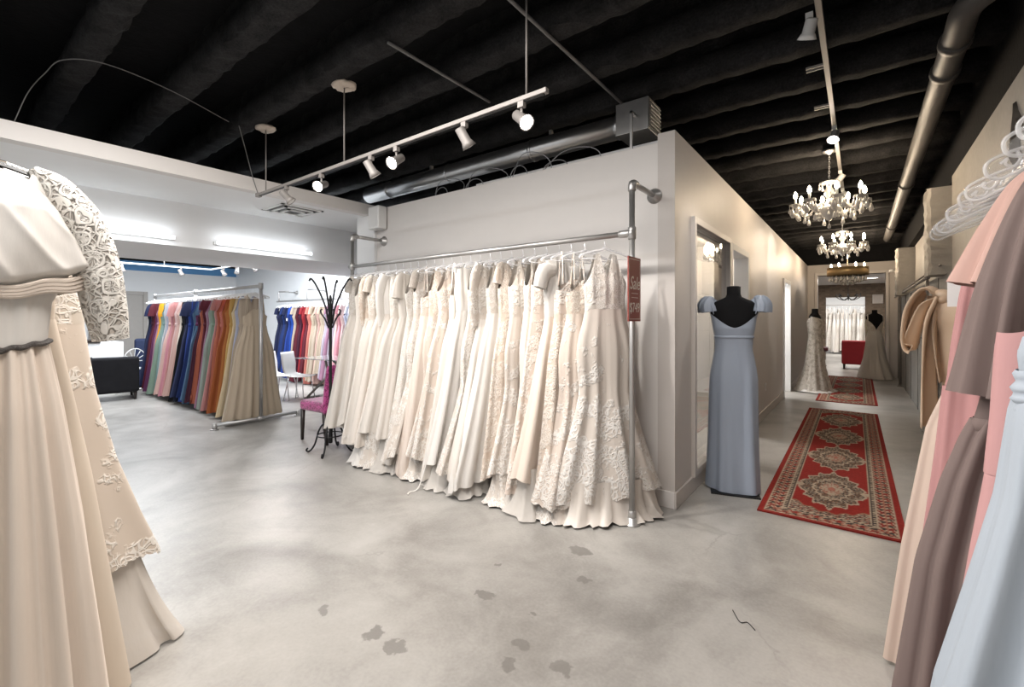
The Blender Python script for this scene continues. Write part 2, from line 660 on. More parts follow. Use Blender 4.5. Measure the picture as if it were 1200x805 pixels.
# right-hand wall: near plaster wall, far concrete wall with plaster above and two piers
sbox('wall_right', M_PLASTER, ((0.77, -3.2, 0), (1.0, 6.6, 3.0)), ((0.90, 6.6, 2.02), (1.0, 15.2, 3.0)))
sbox('wall_right_lower', M_CONC, ((0.77, 6.6, 0), (1.0, 15.2, 2.02)))
sbox('wall_right_upper', M_BLACK, ((0.80, -3.2, 3.0), (1.0, 15.4, 3.8)))


def rough_pier(y0, y1):
    rng = np.random.default_rng(int(y0 * 10))
    zs = np.linspace(2.0, 2.98, 22)
    P = []
    for z in zs:
        ring = []
        for (x, y) in [(0.93, y0), (0.78, y0), (0.64, y0), (0.61, y0 + 0.03), (0.61, y0 + 0.12), (0.61, (y0 + y1) / 2), (0.61, y1 - 0.03), (0.64, y1), (0.93, y1)]:
            j = 0.006 if x < 0.7 else 0.002
            ring.append((x + rng.normal(0, j), y + rng.normal(0, j), z))
        P.append(ring)
    mm = MB().grid(np.array(P), cap_top=True, cap_bot=True)
    mm.s = [False] * len(mm.s)
    return mm


struct(rough_pier(6.95, 7.35).build('wall_pier_right', M_PLASTER))
struct(rough_pier(12.4, 12.9).build('wall_pier_right', M_PLASTER))
m = MB()
for y in np.arange(7.6, 15.0, 1.25):
    m.span((0.764, y, 0.0), (0.772, y + 0.012, 2.0))
m.span((0.764, 6.6, 1.2), (0.772, 15.2, 1.212))
struct(m.build('trim_1', solid('dark_joint', (0.09, 0.09, 0.085), 0.8)))

# end wall of the corridor, the salon beyond it and the bright gown room
sbox('wall_end', M_CORR, ((-1.30, 15.2, 0), (-0.93, 15.4, 3.0)), ((0.53, 15.2, 0), (1.0, 15.4, 3.0)), ((-0.93, 15.2, 2.70), (0.53, 15.4, 3.0)))
sbox('wall_end_upper', M_BLACK, ((-3.5, 15.2, 3.0), (1.2, 15.4, 3.8)))
m = MB().span((-1.0, 15.16, 0), (-0.93, 15.42, 2.77)).span((0.53, 15.16, 0), (0.60, 15.42, 2.77)).span((-0.93, 15.16, 2.70), (0.53, 15.42, 2.77))
struct(m.build('door_3', M_TRIM, bevel=0.008))
sbox('ceiling_salon', M_WHITE, ((-3.2, 15.4, 2.75), (1.8, 20.3, 2.85)))
sbox('wall_salon', M_PLASTER, ((-3.3, 15.4, 0), (-3.2, 20.3, 2.8)), ((1.7, 15.4, 0), (1.8, 20.3, 2.8)))
sbox('wall_stone', M_STONE, ((-3.2, 20.3, 0), (-1.0, 20.65, 2.8)), ((0.15, 20.3, 0), (1.7, 20.65, 2.8)), ((-1.0, 20.3, 2.30), (0.15, 20.65, 2.8)))
sbox('wall_gown_room', M_WHITE, ((-3.2, 25.9, 0), (1.8, 26.0, 3.1)), ((-3.3, 20.65, 0), (-3.2, 26, 3.1)), ((1.7, 20.65, 0), (1.8, 26, 3.1)))
sbox('ceiling_gown_room', M_WHITE, ((-3.3, 20.65, 3.1), (1.8, 26.0, 3.15)))

# left side: bulkhead steps and the colour room
sbox('wall_bulkhead', M_WALL, ((-5.22, -3.2, 2.86), (-5.1, 3.9, 3.0)))
sbox('ceiling_soffit', M_WHITE, ((-6.3, -3.2, 2.86), (-5.22, 6.1, 2.92)))
sbox('wall_bulkhead_rear', M_WHITE, ((-6.36, -3.2, 2.35), (-6.3, 6.1, 2.86)))
sbox('ceiling_soffit_low', M_WHITE, ((-8.1, -3.2, 2.35), (-6.36, 6.1, 2.41)), ((-8.1, -3.2, 2.41), (-8.04, 6.1, 3.1)))
sbox('wall_far', M_WHITE, ((-15.7, -3.2, 0), (-15.6, 6.2, 2.82)))
sbox('trim_2', M_BLUE, ((-15.7, -3.2, 2.82), (-15.59, 6.2, 3.08)))
sbox('wall_far_upper', M_BLACK, ((-15.7, -3.2, 3.08), (-15.6, 6.2, 3.8)))
sbox('wall_north', solid('cool_white_paint', (0.86, 0.875, 0.89), 0.6, var=0.015), ((-15.6, 6.1, 0), (-3.6, 6.2, 3.8)))
sbox('wall_south', M_WHITE, ((-15.6, -3.3, 0), (-6.0, -3.2, 3.8)))
d4 = struct(MB().span((-15.6, 2.75, 0), (-15.54, 3.75, 2.15)).span((-15.6, 2.65, 0), (-15.52, 2.75, 2.25)).span((-15.6, 3.75, 0), (-15.52, 3.85, 2.25)).span((-15.6, 2.75, 2.15), (-15.52, 3.75, 2.25)).build('door_4', solid('taupe_door', (0.42, 0.39, 0.36), 0.5), bevel=0.01))
MB().tube([(-15.52, 2.87, 1.0), (-15.47, 2.87, 1.0), (-15.47, 2.99, 1.0)], 0.012).build('door_handle', M_CHROME, d4)

# ================================================================== pipes, ducts, ceiling lights
def flange(m, c, axis, r=0.055):
    return m.lathe([(r, 0), (r, 0.008), (r * 0.62, 0.012), (r * 0.55, 0.05), (0, 0.05)], c, 18, axis)


# fluorescent battens on the rear bulkhead
def batten(y0, y1, label):
    t = thing('fluorescent_batten', label, 'light', (-6.3, (y0 + y1) / 2, 2.43), 0, 'fluorescent battens on the white bulkhead')
    h = (y1 - y0) / 2
    MB().span((0.0, -h, -0.02), (0.05, h, 0.02)).build('backplate', M_WHITEPL, t, bevel=0.005)
    MB().cyl((0.07, -h + 0.03, 0), (0.07, h - 0.03, 0), 0.016).build('tube', M_TUBE, t)
    for s in (-1, 1):
        MB().span((0.03, s * (h - 0.03) - 0.02, -0.022), (0.09, s * (h - 0.03) + 0.02, 0.022)).build('end_cap', M_WHITEPL, t, bevel=0.004)
    light('batten_light', 'AREA', (0.12, 0, 0.0), 1.6, COOL, 2 * h, 0.06, parent=t).rotation_euler = (R(90), 0, R(90))
    return t


b1 = batten(0.55, 1.80, 'fluorescent batten on white bulkhead above the dark armchair')
b2 = batten(2.20, 3.44, 'fluorescent batten on bulkhead nearest the ceiling diffuser and end pier')

# square air diffuser in the soffit
t = thing('ceiling_diffuser', 'square white air diffuser set in the white soffit', 'vent', (-5.62, 2.85, 2.86))
m = MB()
for k, s in enumerate((0.26, 0.19, 0.12)):
    z = -0.012 * (k + 1)
    for a, b_ in (((-s, -s, z), (s, -s + 0.03, z + 0.012)), ((-s, s - 0.03, z), (s, s, z + 0.012)), ((-s, -s, z), (-s + 0.03, s, z + 0.012)), ((s - 0.03, -s, z), (s, s, z + 0.012))):
        m.span(a, b_)
m.build('vane_frame', M_WHITEPL, t)
MB().span((-0.24, -0.24, -0.004), (0.24, 0.24, 0.0)).build('duct_opening', solid('grey_opening', (0.25, 0.25, 0.25), 0.8), t)

# white box speaker high on the partition
t = thing('wall_speaker', 'small white box speaker high on the partition end', 'speaker', (-4.88, 3.643, 2.78))
MB().span((-0.11, -0.15, -0.14), (0.11, -0.015, 0.15)).build('cabinet', M_WHITEPL, t, bevel=0.02)
MB().span((-0.05, -0.02, -0.05), (0.05, 0.0, 0.05)).build('bracket', M_NICKEL, t)

M_DUCT = solid('duct_metal', (0.62, 0.62, 0.62), 0.3, 0.95, var=0.03)
# silver round duct with a square outlet, above the partition
t = thing('ventilation_duct', 'shiny round metal duct with square outlet above partition', 'duct', (-1.75, 3.98, 3.29))
L_ = 3.9
MB().lathe([(0.108, 0.0), (0.108, 1.3), (0.108, 2.6), (0.108, L_)], (0, 0, 0), 32, (-1, 0, 0)).build('round_duct', M_DUCT, t)
for z in (0.03, 1.0, 2.25, 3.4):
    cc = MB().lathe([(0.108, z - 0.02), (0.115, z - 0.016), (0.115, z + 0.016), (0.108, z + 0.02)], (0, 0, 0), 32, (-1, 0, 0))
    cc.build('duct_collar', M_DUCT, t)
m = MB().span((0.0, -0.15, -0.14), (0.30, 0.15, 0.14)).build('outlet_box', M_STEEL, t, bevel=0.004)
g = MB().span((0.30, -0.13, -0.12), (0.306, 0.13, 0.12)).build('grille', M_NICKEL, t)
m = MB()
for k in range(7):
    z = -0.10 + 0.033 * k
    m.box((0.312, 0, z), (0.012, 0.24, 0.006), Matrix.Rotation(R(30), 3, 'Y'))
m.build('louvre', solid('dark_louvre', (0.2, 0.2, 0.2), 0.5, 0.6), t)
MB().span((0.18, -0.26, -0.36), (0.20, -0.24, 0.0)).span((0.18, -0.26, -0.02), (0.20, -0.1, 0.0)).build('support_strut', M_STEEL, t)
for x in (-2.6, -0.8):
    MB().span((x, -0.02, 0.1), (x + 0.03, 0.02, 0.16)).build('strap', M_STEEL, t)

# curls of loose wire lying on top of the partition
M_WIRE = solid('grey_wire', (0.35, 0.35, 0.36), 0.4, 0.6)
for i, (x, r_, sq, lab) in enumerate([(-3.75, 0.20, 0.9, 'curl of grey wire on partition top nearest the white speaker'), (-3.2, 0.26, 0.7, 'taller loop of grey wire on partition top, second from the speaker'),
                                      (-2.62, 0.22, 1.0, 'tangled grey wire loop on partition top, third from the speaker'), (-2.15, 0.28, 0.55, 'flat arc of grey wire on partition top nearest the duct outlet')]):
    pts = [(x + r_ * math.cos(a) * 1.1 + 0.02 * math.sin(3 * a), 3.71 + 0.03 * math.sin(2 * a + i), 2.936 + r_ * sq * max(0, math.sin(a))) for a in np.linspace(-0.02, PI + 0.02, 24)]
    pts += [(x - r_ * 1.1 + 0.5 * r_ * (1 - math.cos(a)), 3.71, 2.936 + 0.55 * r_ * sq * math.sin(a)) for a in np.linspace(0.2, PI, 14)]
    tag(MB().tube(pts, 0.0045, 6).build('wire_curl', M_WIRE), lab, 'wire', 'wire curls on top of the partition')

# large pipe along the corridor ceiling
t = thing('ceiling_pipe', 'long painted drain pipe running along the corridor ceiling', 'pipe', (0.50, 0, 3.33))
MB().tube(smooth_path([(1.0, 3.5, 0.06), (0.5, 3.55, 0.06), (0.2, 3.6, 0.05), (0.02, 3.75, 0.02), (0.0, 4.05, 0)], 5) + [(0, 13.4, 0)], 0.075, 18).build('pipe_run', solid('taupe_pipe', (0.075, 0.069, 0.064), 0.5, 0.0), t)
for y in (4.15, 4.6, 8.1, 11.6):
    MB().lathe([(0.078, -0.035), (0.088, -0.03), (0.088, 0.03), (0.078, 0.035)], (0, y, 0), 18, (0, 1, 0)).build('coupling', solid('dark_coupling', (0.06, 0.055, 0.05), 0.5), t)
for y in (5.9, 8.4, 10.9, 13.0):
    MB().span((-0.008, y, 0.07), (0.008, y + 0.02, 0.2)).build('hanger_strap', M_IRON, t)

# pipe rail and uprights on the far concrete wall
t = thing('wall_pipe_rail', 'bare steel pipe rail along the grey concrete wall', 'rail', (0.77, 7.0, 2.05))
MB().cyl((-0.06, 0.0, 0), (-0.06, 8.0, 0), 0.02).build('rail', M_NICKEL, t)
MB().cyl((-0.06, -0.1, 0.05), (-0.06, 8.0, 0.05), 0.012).build('conduit', M_NICKEL, t)
for y in (1.15, 6.3):
    m = MB().cyl((-0.06, y, -2.05), (-0.06, y, 0.0), 0.02)
    m.lathe([(0.026, -0.035), (0.03, -0.03), (0.03, 0.03), (0.026, 0.035)], (-0.06, y, 0), 14, (0, 1, 0))
    flange(m, (-0.06, y, -2.05), (0, 0, 1))
    m.build('upright', M_NICKEL, t)

# loose ceiling cables
M_CABLE = solid('grey_cable', (0.16, 0.155, 0.15), 0.6)
for pts, lab in [([(-5.16, 0.45, 3.005), (-5.10, 0.52, 3.25), (-5.0, 0.60, 3.40), (-4.71, 0.66, 3.43), (-4.53, 0.87, 3.43), (-4.62, 1.30, 3.43), (-4.90, 1.85, 3.43)], 'grey cable looping under joists above the white bulkhead'),
                 ([(-4.92, 1.95, 3.43), (-5.02, 2.05, 3.25), (-5.03, 2.12, 3.0), (-4.97, 2.15, 2.81)], 'grey cable dropping to the far end of the silver track')]:
    tag(MB().tube(smooth_path(pts, 8), 0.004, 6).build('ceiling_cable', M_CABLE), lab, 'cable')
for i, (a, b_, lab) in enumerate([((-1.68, 1.6, 3.435), (-1.70, 4.6, 3.435), 'thin dark conduit crossing the joists over the silver track'),
                                  ((-2.62, 2.0, 3.435), (-2.62, 3.1, 3.435), 'short dark conduit crossing joists beside the plaster roses')]):
    tag(MB().tube([a, b_], 0.012, 8).build('ceiling_conduit', M_CABLE), lab, 'conduit')


# ---- spot heads
def spot_head(parent, base, aim, lit, lamp=0, white=False, length=0.13, r=0.036, angle=70, lensed=True):
    """a lamp head hanging at base (local), looking along aim"""
    body = M_WHITEPL if white else M_NICKEL
    a = Vector(aim).normalized()
    b_ = Vector(base)
    piv = b_ + Vector((0, 0, -0.10))
    m = MB().span((b_.x - 0.02, b_.y - 0.015, b_.z - 0.035), (b_.x + 0.02, b_.y + 0.015, b_.z))
    m.cyl(b_ + Vector((0, 0, -0.03)), piv, 0.008, 8)
    p0 = piv - a * length * 0.5
    m.lathe([(0.0, -0.005), (r * 0.75, -0.004), (r * 0.85, 0.0), (r * 0.9, length * 0.7), (r * 1.0, length * 0.72), (r * 1.35, length), (r * 1.25, length), (r * 0.8, length * 0.86)], p0, 18, a)
    h = m.build('lamp_head', body, parent)
    if lit:
        MB().lathe([(r * 1.15, 0), (r * 0.9, 0.006), (0, 0.009)], p0 + a * (length * 0.95), 18, a).build('lamp_face', M_LENS, h)
    else:
        MB().lathe([(r * 1.15, 0), (r * 0.9, 0.006), (0, 0.009)], p0 + a * (length * 0.95), 18, a).build('lamp_face', M_WHITEPL, h)
    if lamp:
        light('spot_light', 'SPOT', p0 + a * (length + 0.03), lamp, (1.0, 0.95, 0.89), 0.035, target=p0 + a * 3, angle=angle, blend=0.6, parent=parent)
    return h


t = thing('track_light', 'silver spotlight track hanging on rods before the bridal partition', 'light', (0, 2.16, 2.79))
MB().span((-4.98, -0.017, -0.012), (-1.40, 0.017, 0.016)).build('track_rail', M_NICKEL, t, bevel=0.003)
MB().span((-4.98, -0.008, -0.016), (-1.42, 0.008, -0.0125)).build('track_slot', M_IRON, t)
MB().span((-5.0, -0.022, -0.02), (-4.94, 0.022, 0.022)).build('end_feed', M_NICKEL, t, bevel=0.004)
M_ROSE = plaster('cream_plaster_rose', (0.42, 0.33, 0.25), (0.55, 0.46, 0.38), (0.62, 0.54, 0.46))
for x, rose in ((-4.81, 1), (-3.41, 1), (-1.545, 0)):
    MB().cyl((x, 0, 0.01), (x, 0, 0.70), 0.006, 8).build('hanging_rod', M_NICKEL, t)
    if rose:
        rng = np.random.default_rng(int(-x * 10))
        P = []
        for rr, zz in ((0.0, 0.635), (0.05, 0.632), (0.085, 0.64), (0.095, 0.655), (0.07, 0.672), (0.0, 0.675)):
            P.append([(x + rr * math.cos(a) * (1 + 0.12 * math.sin(5 * a)) * 1.15, rr * math.sin(a), zz + rng.normal(0, 0.004)) for a in np.linspace(0, 2 * PI, 20, endpoint=False)])
        MB().grid(np.array(P)).build('plaster_rose', M_ROSE, t)
for x, tgt, lit, lamp in ((-4.38, (-3.6, 3.2, 1.3), 0, 70), (-3.76, (-2.6, -0.2, 1.4), 1, 25), (-3.04, (-2.7, 3.2, 1.1), 0, 75), (-2.73, (-2.5, 0.2, 1.3), 1, 25),
                          (-2.04, (-1.7, 3.2, 1.2), 0, 75), (-1.58, (0.2, 1.6, 1.2), 1, 38)):
    aim = Vector(tgt) - Vector((x, 2.16, 2.69))
    spot_head(t, (x, 0, -0.012), aim, lit, lamp, angle=75)

t = thing('track_light', 'white spotlight track running along the corridor ceiling', 'light', (-0.2, 0, 3.42))
MB().span((-0.018, 2.9, -0.012), (0.018, 9.4, 0.016)).build('track_rail', M_NICKEL, t, bevel=0.003)
for y in (4.15, 4.95):
    MB().span((-0.13, y, -0.005), (0.0, y + 0.012, 0.012)).span((-0.13, y + 0.05, -0.005), (0.0, y + 0.062, 0.012)).build('bracket', M_NICKEL, t)
for y, aim, lit, lamp in ((3.38, (-0.35, 0.6, -1), 1, 60), (5.5, (-0.2, -0.6, -1), 1, 60), (7.2, (-0.5, 0.2, -0.6), 1, 20), (8.2, (-1.0, 0.6, -1.1), 1, 40)):
    spot_head(t, (-0.05 if y < 4 else 0, y, -0.012), aim, lit, lamp, True, 0.11, 0.04, 60)


# ---- crystal chandeliers
def drop(m, c, h=0.05):
    x, y, z = c
    m.lathe([(0.0, 0.0), (0.0035, -0.004), (0.004, -0.012), (0.0, -0.02)], c, 6)
    m.lathe([(0.0, -0.018), (0.006, -0.03), (0.0125, -0.018 - h * 0.75), (0.008, -0.018 - h * 0.95), (0.0, -0.018 - h)], c, 8)


DROP_ME = []


def drop_at(parent, c, s=1.0):
    if not DROP_ME:
        m = MB()
        drop(m, (0, 0, 0), 0.05)
        o = m.build('crystal_drop', M_CRYSTAL)
        DROP_ME.append(o.data)
    else:
        o = bpy.data.objects.new('crystal_drop', DROP_ME[0])
        COL.objects.link(o)
    o.parent = parent
    o.location = c
    o.scale = (s * 0.9 + 0.2, s * 0.9 + 0.2, s)
    return o


def chandelier(label, loc, rot=0.0, power=48):
    t = thing('crystal_chandelier', label, 'chandelier', loc, rot, 'crystal chandeliers along the corridor')
    # origin at the ceiling; body centre 0.62 m below
    MB().lathe([(0.0, 0.0), (0.075, 0.0), (0.07, -0.02), (0.035, -0.035), (0.012, -0.05), (0.0, -0.05)], (0, 0, 0.0), 20).build('canopy', M_CHROME, t)
    m = MB()
    z = -0.05
    k = 0
    while z > -0.34:
        c = (0, 0, z - 0.014)
        pl = 'xz' if k % 2 else 'yz'
        pts = [(0.008 * math.cos(a), 0, z - 0.014 + 0.017 * math.sin(a)) if pl == 'xz' else (0, 0.008 * math.cos(a), z - 0.014 + 0.017 * math.sin(a)) for a in np.linspace(0, 2 * PI, 10, endpoint=False)]
        m.tube(pts, 0.0025, 5, closed=True)
        z -= 0.027
        k += 1
    m.build('chain', M_CHROME, t)
    col = MB().lathe([(0.0, -0.34), (0.02, -0.35), (0.095, -0.365), (0.10, -0.38), (0.03, -0.39), (0.028, -0.43), (0.05, -0.47), (0.055, -0.50), (0.03, -0.545), (0.024, -0.58), (0.06, -0.62), (0.11, -0.66), (0.12, -0.68),
                      (0.085, -0.735), (0.04, -0.77), (0.03, -0.80), (0.0, -0.815)], (0, 0, 0), 20).build('glass_column', M_CRYSTAL, t)
    for k in range(8):
        a = 2 * PI * k / 8
        drop_at(col, (0.095 * math.cos(a), 0.095 * math.sin(a), -0.375), 1.1)
        drop_at(col, (0.115 * math.cos(a), 0.115 * math.sin(a), -0.69), 1.2)
    drop_at(col, (0, 0, -0.81), 1.4)
    for k in range(8):
        a = 2 * PI * k / 8 + 0.25
        ca, sa = math.cos(a), math.sin(a)
        P = lambda r_, z_: (r_ * ca, r_ * sa, z_)
        arm = MB().tube(smooth_path([P(0.06, -0.66), P(0.13, -0.62), P(0.19, -0.66), P(0.25, -0.71), P(0.315, -0.69), P(0.335, -0.64), P(0.335, -0.62)], 5), 0.011, 8).build('arm', M_CRYSTAL, t)
        MB().lathe([(0.0, -0.625), (0.03, -0.625), (0.062, -0.605), (0.066, -0.598), (0.03, -0.612), (0.0, -0.612)], P(0.335, 0), 16).build('drip_dish', M_CRYSTAL, arm)
        MB().lathe([(0.012, -0.612), (0.012, -0.53), (0.0, -0.528)], P(0.335, 0), 10).build('candle_sleeve', M_WHITEPL, arm)
        MB().lathe([(0.007, -0.528), (0.018, -0.512), (0.022, -0.495), (0.014, -0.465), (0.0, -0.44)], P(0.335, 0), 10).build('candle_bulb', M_BULB, arm)
        for q in range(6):
            b_ = 2 * PI * q / 6
            drop_at(arm, (0.335 * ca + 0.058 * math.cos(b_), 0.335 * sa + 0.058 * math.sin(b_), -0.602), 1.4 if q % 2 else 2.1)
        drop_at(arm, P(0.24, -0.715), 1.7)
    light('chandelier_light', 'POINT', (0, 0, -0.40), power, (1.0, 0.80, 0.58), 0.2, parent=t)
    return t


ch = chandelier('nearest crystal chandelier, hanging highest in the corridor view', (-0.28, 6.4, 3.45))
ch2 = again(ch, 'crystal chandelier seen just under the nearest one', (-0.25, 10.2, 3.46), 0.15)
ch3 = again(ch, 'small chandelier inside the fitting room behind the shop window', (-2.135, 9.0, 3.0), 0.2)
ch3.scale = (0.53, 0.53, 0.53)

t = thing('drum_chandelier', 'shallow gold drum chandelier with crystal drops, farthest in corridor', 'chandelier', (-0.22, 12.75, 3.46))
M_GOLD = solid('antique_gold', (0.36, 0.25, 0.12), 0.4, 0.6)
MB().cyl((0, 0, 0), (0, 0, -0.75), 0.008, 8).build('stem', M_CHROME, t)
MB().lathe([(0.37, -0.98), (0.385, -0.98), (0.385, -0.80), (0.37, -0.80), (0.37, -0.98)], (0, 0, 0), 32).build('drum_band', M_GOLD, t)
MB().span((-0.37, -0.01, -0.80), (0.37, 0.01, -0.785)).span((-0.01, -0.37, -0.80), (0.01, 0.37, -0.785)).build('cross_bar', M_GOLD, t)
for rr, n, h in ((0.33, 20, 2.2), (0.22, 14, 2.6), (0.1, 8, 3.0)):
    for k in range(n):
        a = 2 * PI * k / n
        drop_at(t, (rr * math.cos(a), rr * math.sin(a), -0.955 - (0.33 - rr) * 0.15), h)
for k in range(6):
    a = 2 * PI * k / 6
    MB().lathe([(0.007, -0.79), (0.016, -0.76), (0.018, -0.745), (0.010, -0.715), (0.0, -0.695)], (0.3 * math.cos(a), 0.3 * math.sin(a), 0), 10).build('candle_bulb', M_BULB, t)
light('chandelier_light', 'POINT', (0, 0, -0.6), 75, (1.0, 0.80, 0.58), 0.15, parent=t)

# black iron scroll chandelier in the salon
t = thing('iron_chandelier', 'black iron scroll chandelier before the bright gown room', 'chandelier', (-0.3, 18.6, 2.75))
MB().cyl((0, 0, 0), (0, 0, -0.45), 0.008, 8).lathe([(0.0, -0.42), (0.03, -0.45), (0.035, -0.5), (0.015, -0.6), (0.0, -0.64)], (0, 0, 0), 12).build('stem', M_IRON, t)
for k in range(8):
    a = 2 * PI * k / 8
    P = lambda r_, z_: (r_ * math.cos(a), r_ * math.sin(a), z_)
    arm = MB().tube(smooth_path([P(0.02, -0.55), P(0.12, -0.62), P(0.24, -0.58), P(0.33, -0.5), P(0.29, -0.45), P(0.24, -0.5)], 5), 0.012, 7).build('scroll_arm', M_IRON, t)
    MB().lathe([(0.0, -0.49), (0.035, -0.475), (0.012, -0.47), (0.012, -0.41), (0.0, -0.41)], P(0.32, 0), 10).build('candle_cup', M_IRON, arm)
# recessed ceiling lights in the salon
for i, (x, y) in enumerate([(-0.55, 16.2), (0.25, 17.5)]):
    t = thing('recessed_light', ('recessed ceiling light over the far white gown' if i else 'recessed ceiling light just inside the end doorway'), 'light', (x, y, 2.75))
    MB().lathe([(0.0, -0.004), (0.20, -0.004), (0.20, 0.0), (0.0, 0.0)], (0, 0, 0), 24).build('lens', emit('salon_lens', (1, .93, .85), 5), t)
    MB().lathe([(0.20, 0.0), (0.20, -0.012), (0.23, -0.012), (0.23, 0.0)], (0, 0, 0), 24).build('rim', M_WHITEPL, t)

# the colour room's own L-shaped track
t = thing('track_light', 'L shaped white spotlight track in the colour room', 'light', (-9.6, 3.0, 2.62))
MB().span((-2.2, -2.6, 0), (-2.165, 1.1, 0.03)).span((-2.2, 1.07, 0), (1.4, 1.1, 0.03)).build('track_rail', M_WHITEPL, t, bevel=0.003)
for (x, y) in ((-2.18, -1.5), (-2.18, 0.2), (-1.6, 1.085), (0.0, 1.085), (1.2, 1.085)):
    MB().cyl((x, y, 0.02), (x, y, 0.83), 0.008, 8).build('hanging_rod', M_WHITEPL, t)
for (x, y, aim, lit, lamp) in ((-2.18, -1.9, (0.6, 0.5, -1), 1, 40), (-2.18, -0.5, (-.3, 0.3, -1), 0, 0), (-2.18, 0.5, (-.2, 0.6, -1), 0, 0), (-1.5, 1.085, (0.6, 0.3, -1), 0, 0), (-0.8, 1.085, (0.6, -.3, -1), 0, 0),
                               (0.0, 1.085, (0.7, 0.4, -1), 0, 0), (0.9, 1.085, (0.7, -0.6, -0.6), 1, 45), (1.3, 1.085, (0.4, 0.9, -0.9), 1, 45)):
    spot_head(t, (x, y, 0), aim, lit, lamp, False, 0.13, 0.04, 80)

# ================================================================== gowns
def unit_ring(N, p=2.4, asp=0.42):
    a = np.linspace(0, 2 * PI, 2000)
    x = np.sign(np.cos(a)) * np.abs(np.cos(a)) ** (2 / p)
    y = np.sign(np.sin(a)) * np.abs(np.sin(a)) ** (2 / p)
    s = np.concatenate([[0], np.cumsum(np.hypot(np.diff(x), np.diff(y * asp)))])
    q = np.linspace(0, s[-1], N, endpoint=False)
    return np.interp(q, s, x), np.interp(q, s, y), q / s[-1]


def prof(lst, z, k):
    l = sorted(lst)
    return np.interp(z, [a[0] for a in l], [a[k] for a in l])


def fold(s, n, rng, drift=None):
    """sum of waves round the ring; s in 0..1"""
    out = np.zeros_like(s)
    for m_, a in ((n, 0.62), (int(n * 1.62) + 1, 0.30), (max(2, n // 2), 0.34), (int(n * 2.7), 0.13)):
        ph = rng.uniform(0, 2 * PI)
        dr = rng.uniform(-0.9, 0.9)
        out = out + a * np.sin(2 * PI * m_ * s + ph + (dr * drift if drift is not None else 0))
    return np.sign(out) * np.abs(out) ** 0.85


def top_edge(ux, uy, kind, zsh, dip, back):
    ax = np.abs(ux)
    front = uy < 0
    if kind == 'strapless':
        z = zsh - 0.25 + 0.05 * np.cos(PI * np.clip(ax, 0, 1) * 1.3 - 0.7) + 0 * ux
        return np.where(front, z, z - 0.03)
    d = np.where(front, dip, back)
    wn, wsd = (0.34, 0.60) if kind == 'tank' else ((0.45, 0.78) if kind == 'vneck' else (0.25, 0.95))
    neck = zsh - 0.01 - d * np.clip(1 - ax / wn, 0, 1) ** (0.75 if kind == 'tank' else 1.0)
    strap = zsh - 0.01 - 0.05 * np.clip((ax - wn) / (1 - wn), 0, 1)
    arm = zsh - 0.05 - 0.20 * np.clip((ax - wsd) / (1 - wsd), 0, 1) ** 0.6
    return np.where(ax < wn, neck, np.where(ax < wsd, strap, arm if kind != 'shell' else strap))


def gown_surfaces(sp, N=64, Rb=9, Rs=20):
    rng = np.random.default_rng(sp.get('seed', 1))
    ux, uy, s = unit_ring(N)
    zsh, zw = sp['zsh'], sp['zw']
    lean = sp.get('lean', 0.0)
    zt = top_edge(ux, uy, sp.get('top', 'tank'), zsh, sp.get('dip', 0.14), sp.get('back', 0.10))
    bp, kp = sp['bod'], sp['ski']
    rows = []
    fb = fold(s, sp.get('nb', 7), rng)
    for j in range(Rb + 1):
        f = j / Rb
        z = zt + (zw - zt) * f
        w, t = prof(bp, z, 1), prof(bp, z, 2)
        D = sp.get('ab', 0.004) * fb * math.sin(PI * min(1, f * 1.0)) ** 0.5
        nx, ny = ux / np.maximum(w, .01), uy / np.maximum(t, .01)
        nl = np.hypot(nx, ny) + 1e-9
        rows.append(np.stack([ux * w + D * nx / nl, uy * t + D * ny / nl, z], -1))
    B = np.array(rows)
    rows = []
    hv = sp.get('hemvar', 0.03)
    hemw = hv * fold(s, 3, rng) + sp.get('scal', 0.0) * np.abs(np.sin(2 * PI * sp.get('nscal', 24) * s))
    tilt = sp.get('tilt', 0.0)
    nf = sp.get('nf', 9)
    st = rng.bit_generator.state
    for j in range(Rs + 1):
        f = j / Rs
        z = zw + (np.maximum(sp['zhem'] + hemw + tilt * ux, 0.006) - zw) * f
        w, t = prof(kp, z, 1), prof(kp, z, 2)
        rng.bit_generator.state = st
        F = fold(s, nf, rng, drift=f)
        a0, a1 = sp.get('a0', 0.003), sp.get('a1', 0.03)
        D = (a0 + (a1 - a0) * f ** sp.get('ap', 0.9)) * F
        nx, ny = ux / np.maximum(w, .01), uy / np.maximum(t, .01)
        nl = np.hypot(nx, ny) + 1e-9
        sh = lean * f ** 1.4
        rows.append(np.stack([ux * w + D * nx / nl + sh, uy * t + D * ny / nl + sp.get('leany', 0) * f ** 1.3, z], -1))
    K = np.array(rows)
    return B, K


def sleeve_grid(path, radii, flat=0.5, nf=5, af=0.12, seed=1, N=30, flataxis=(0, 1, 0), sub=4):
    rng = np.random.default_rng(seed)
    P = smooth_path(path, sub)
    n = len(P)
    rr = np.interp(np.linspace(0, 1, n), np.linspace(0, 1, len(radii)), radii)
    s = np.linspace(0, 1, N, endpoint=False)
    F = fold(s, nf, rng)
    fa = Vector(flataxis)
    out = []
    for i in range(n):
        t = (P[min(i + 1, n - 1)] - P[max(i - 1, 0)]).normalized()
        b_ = t.cross(fa).normalized()
        c = b_.cross(t).normalized()
        f = i / (n - 1)
        ring = []
        for k in range(N):
            a = 2 * PI * s[k]
            q = rr[i] * (1 + af * f * F[k])
            ring.append(tuple(P[i] + b_ * math.cos(a) * q + c * math.sin(a) * q * flat))
        out.append(ring)
    return np.array(out)


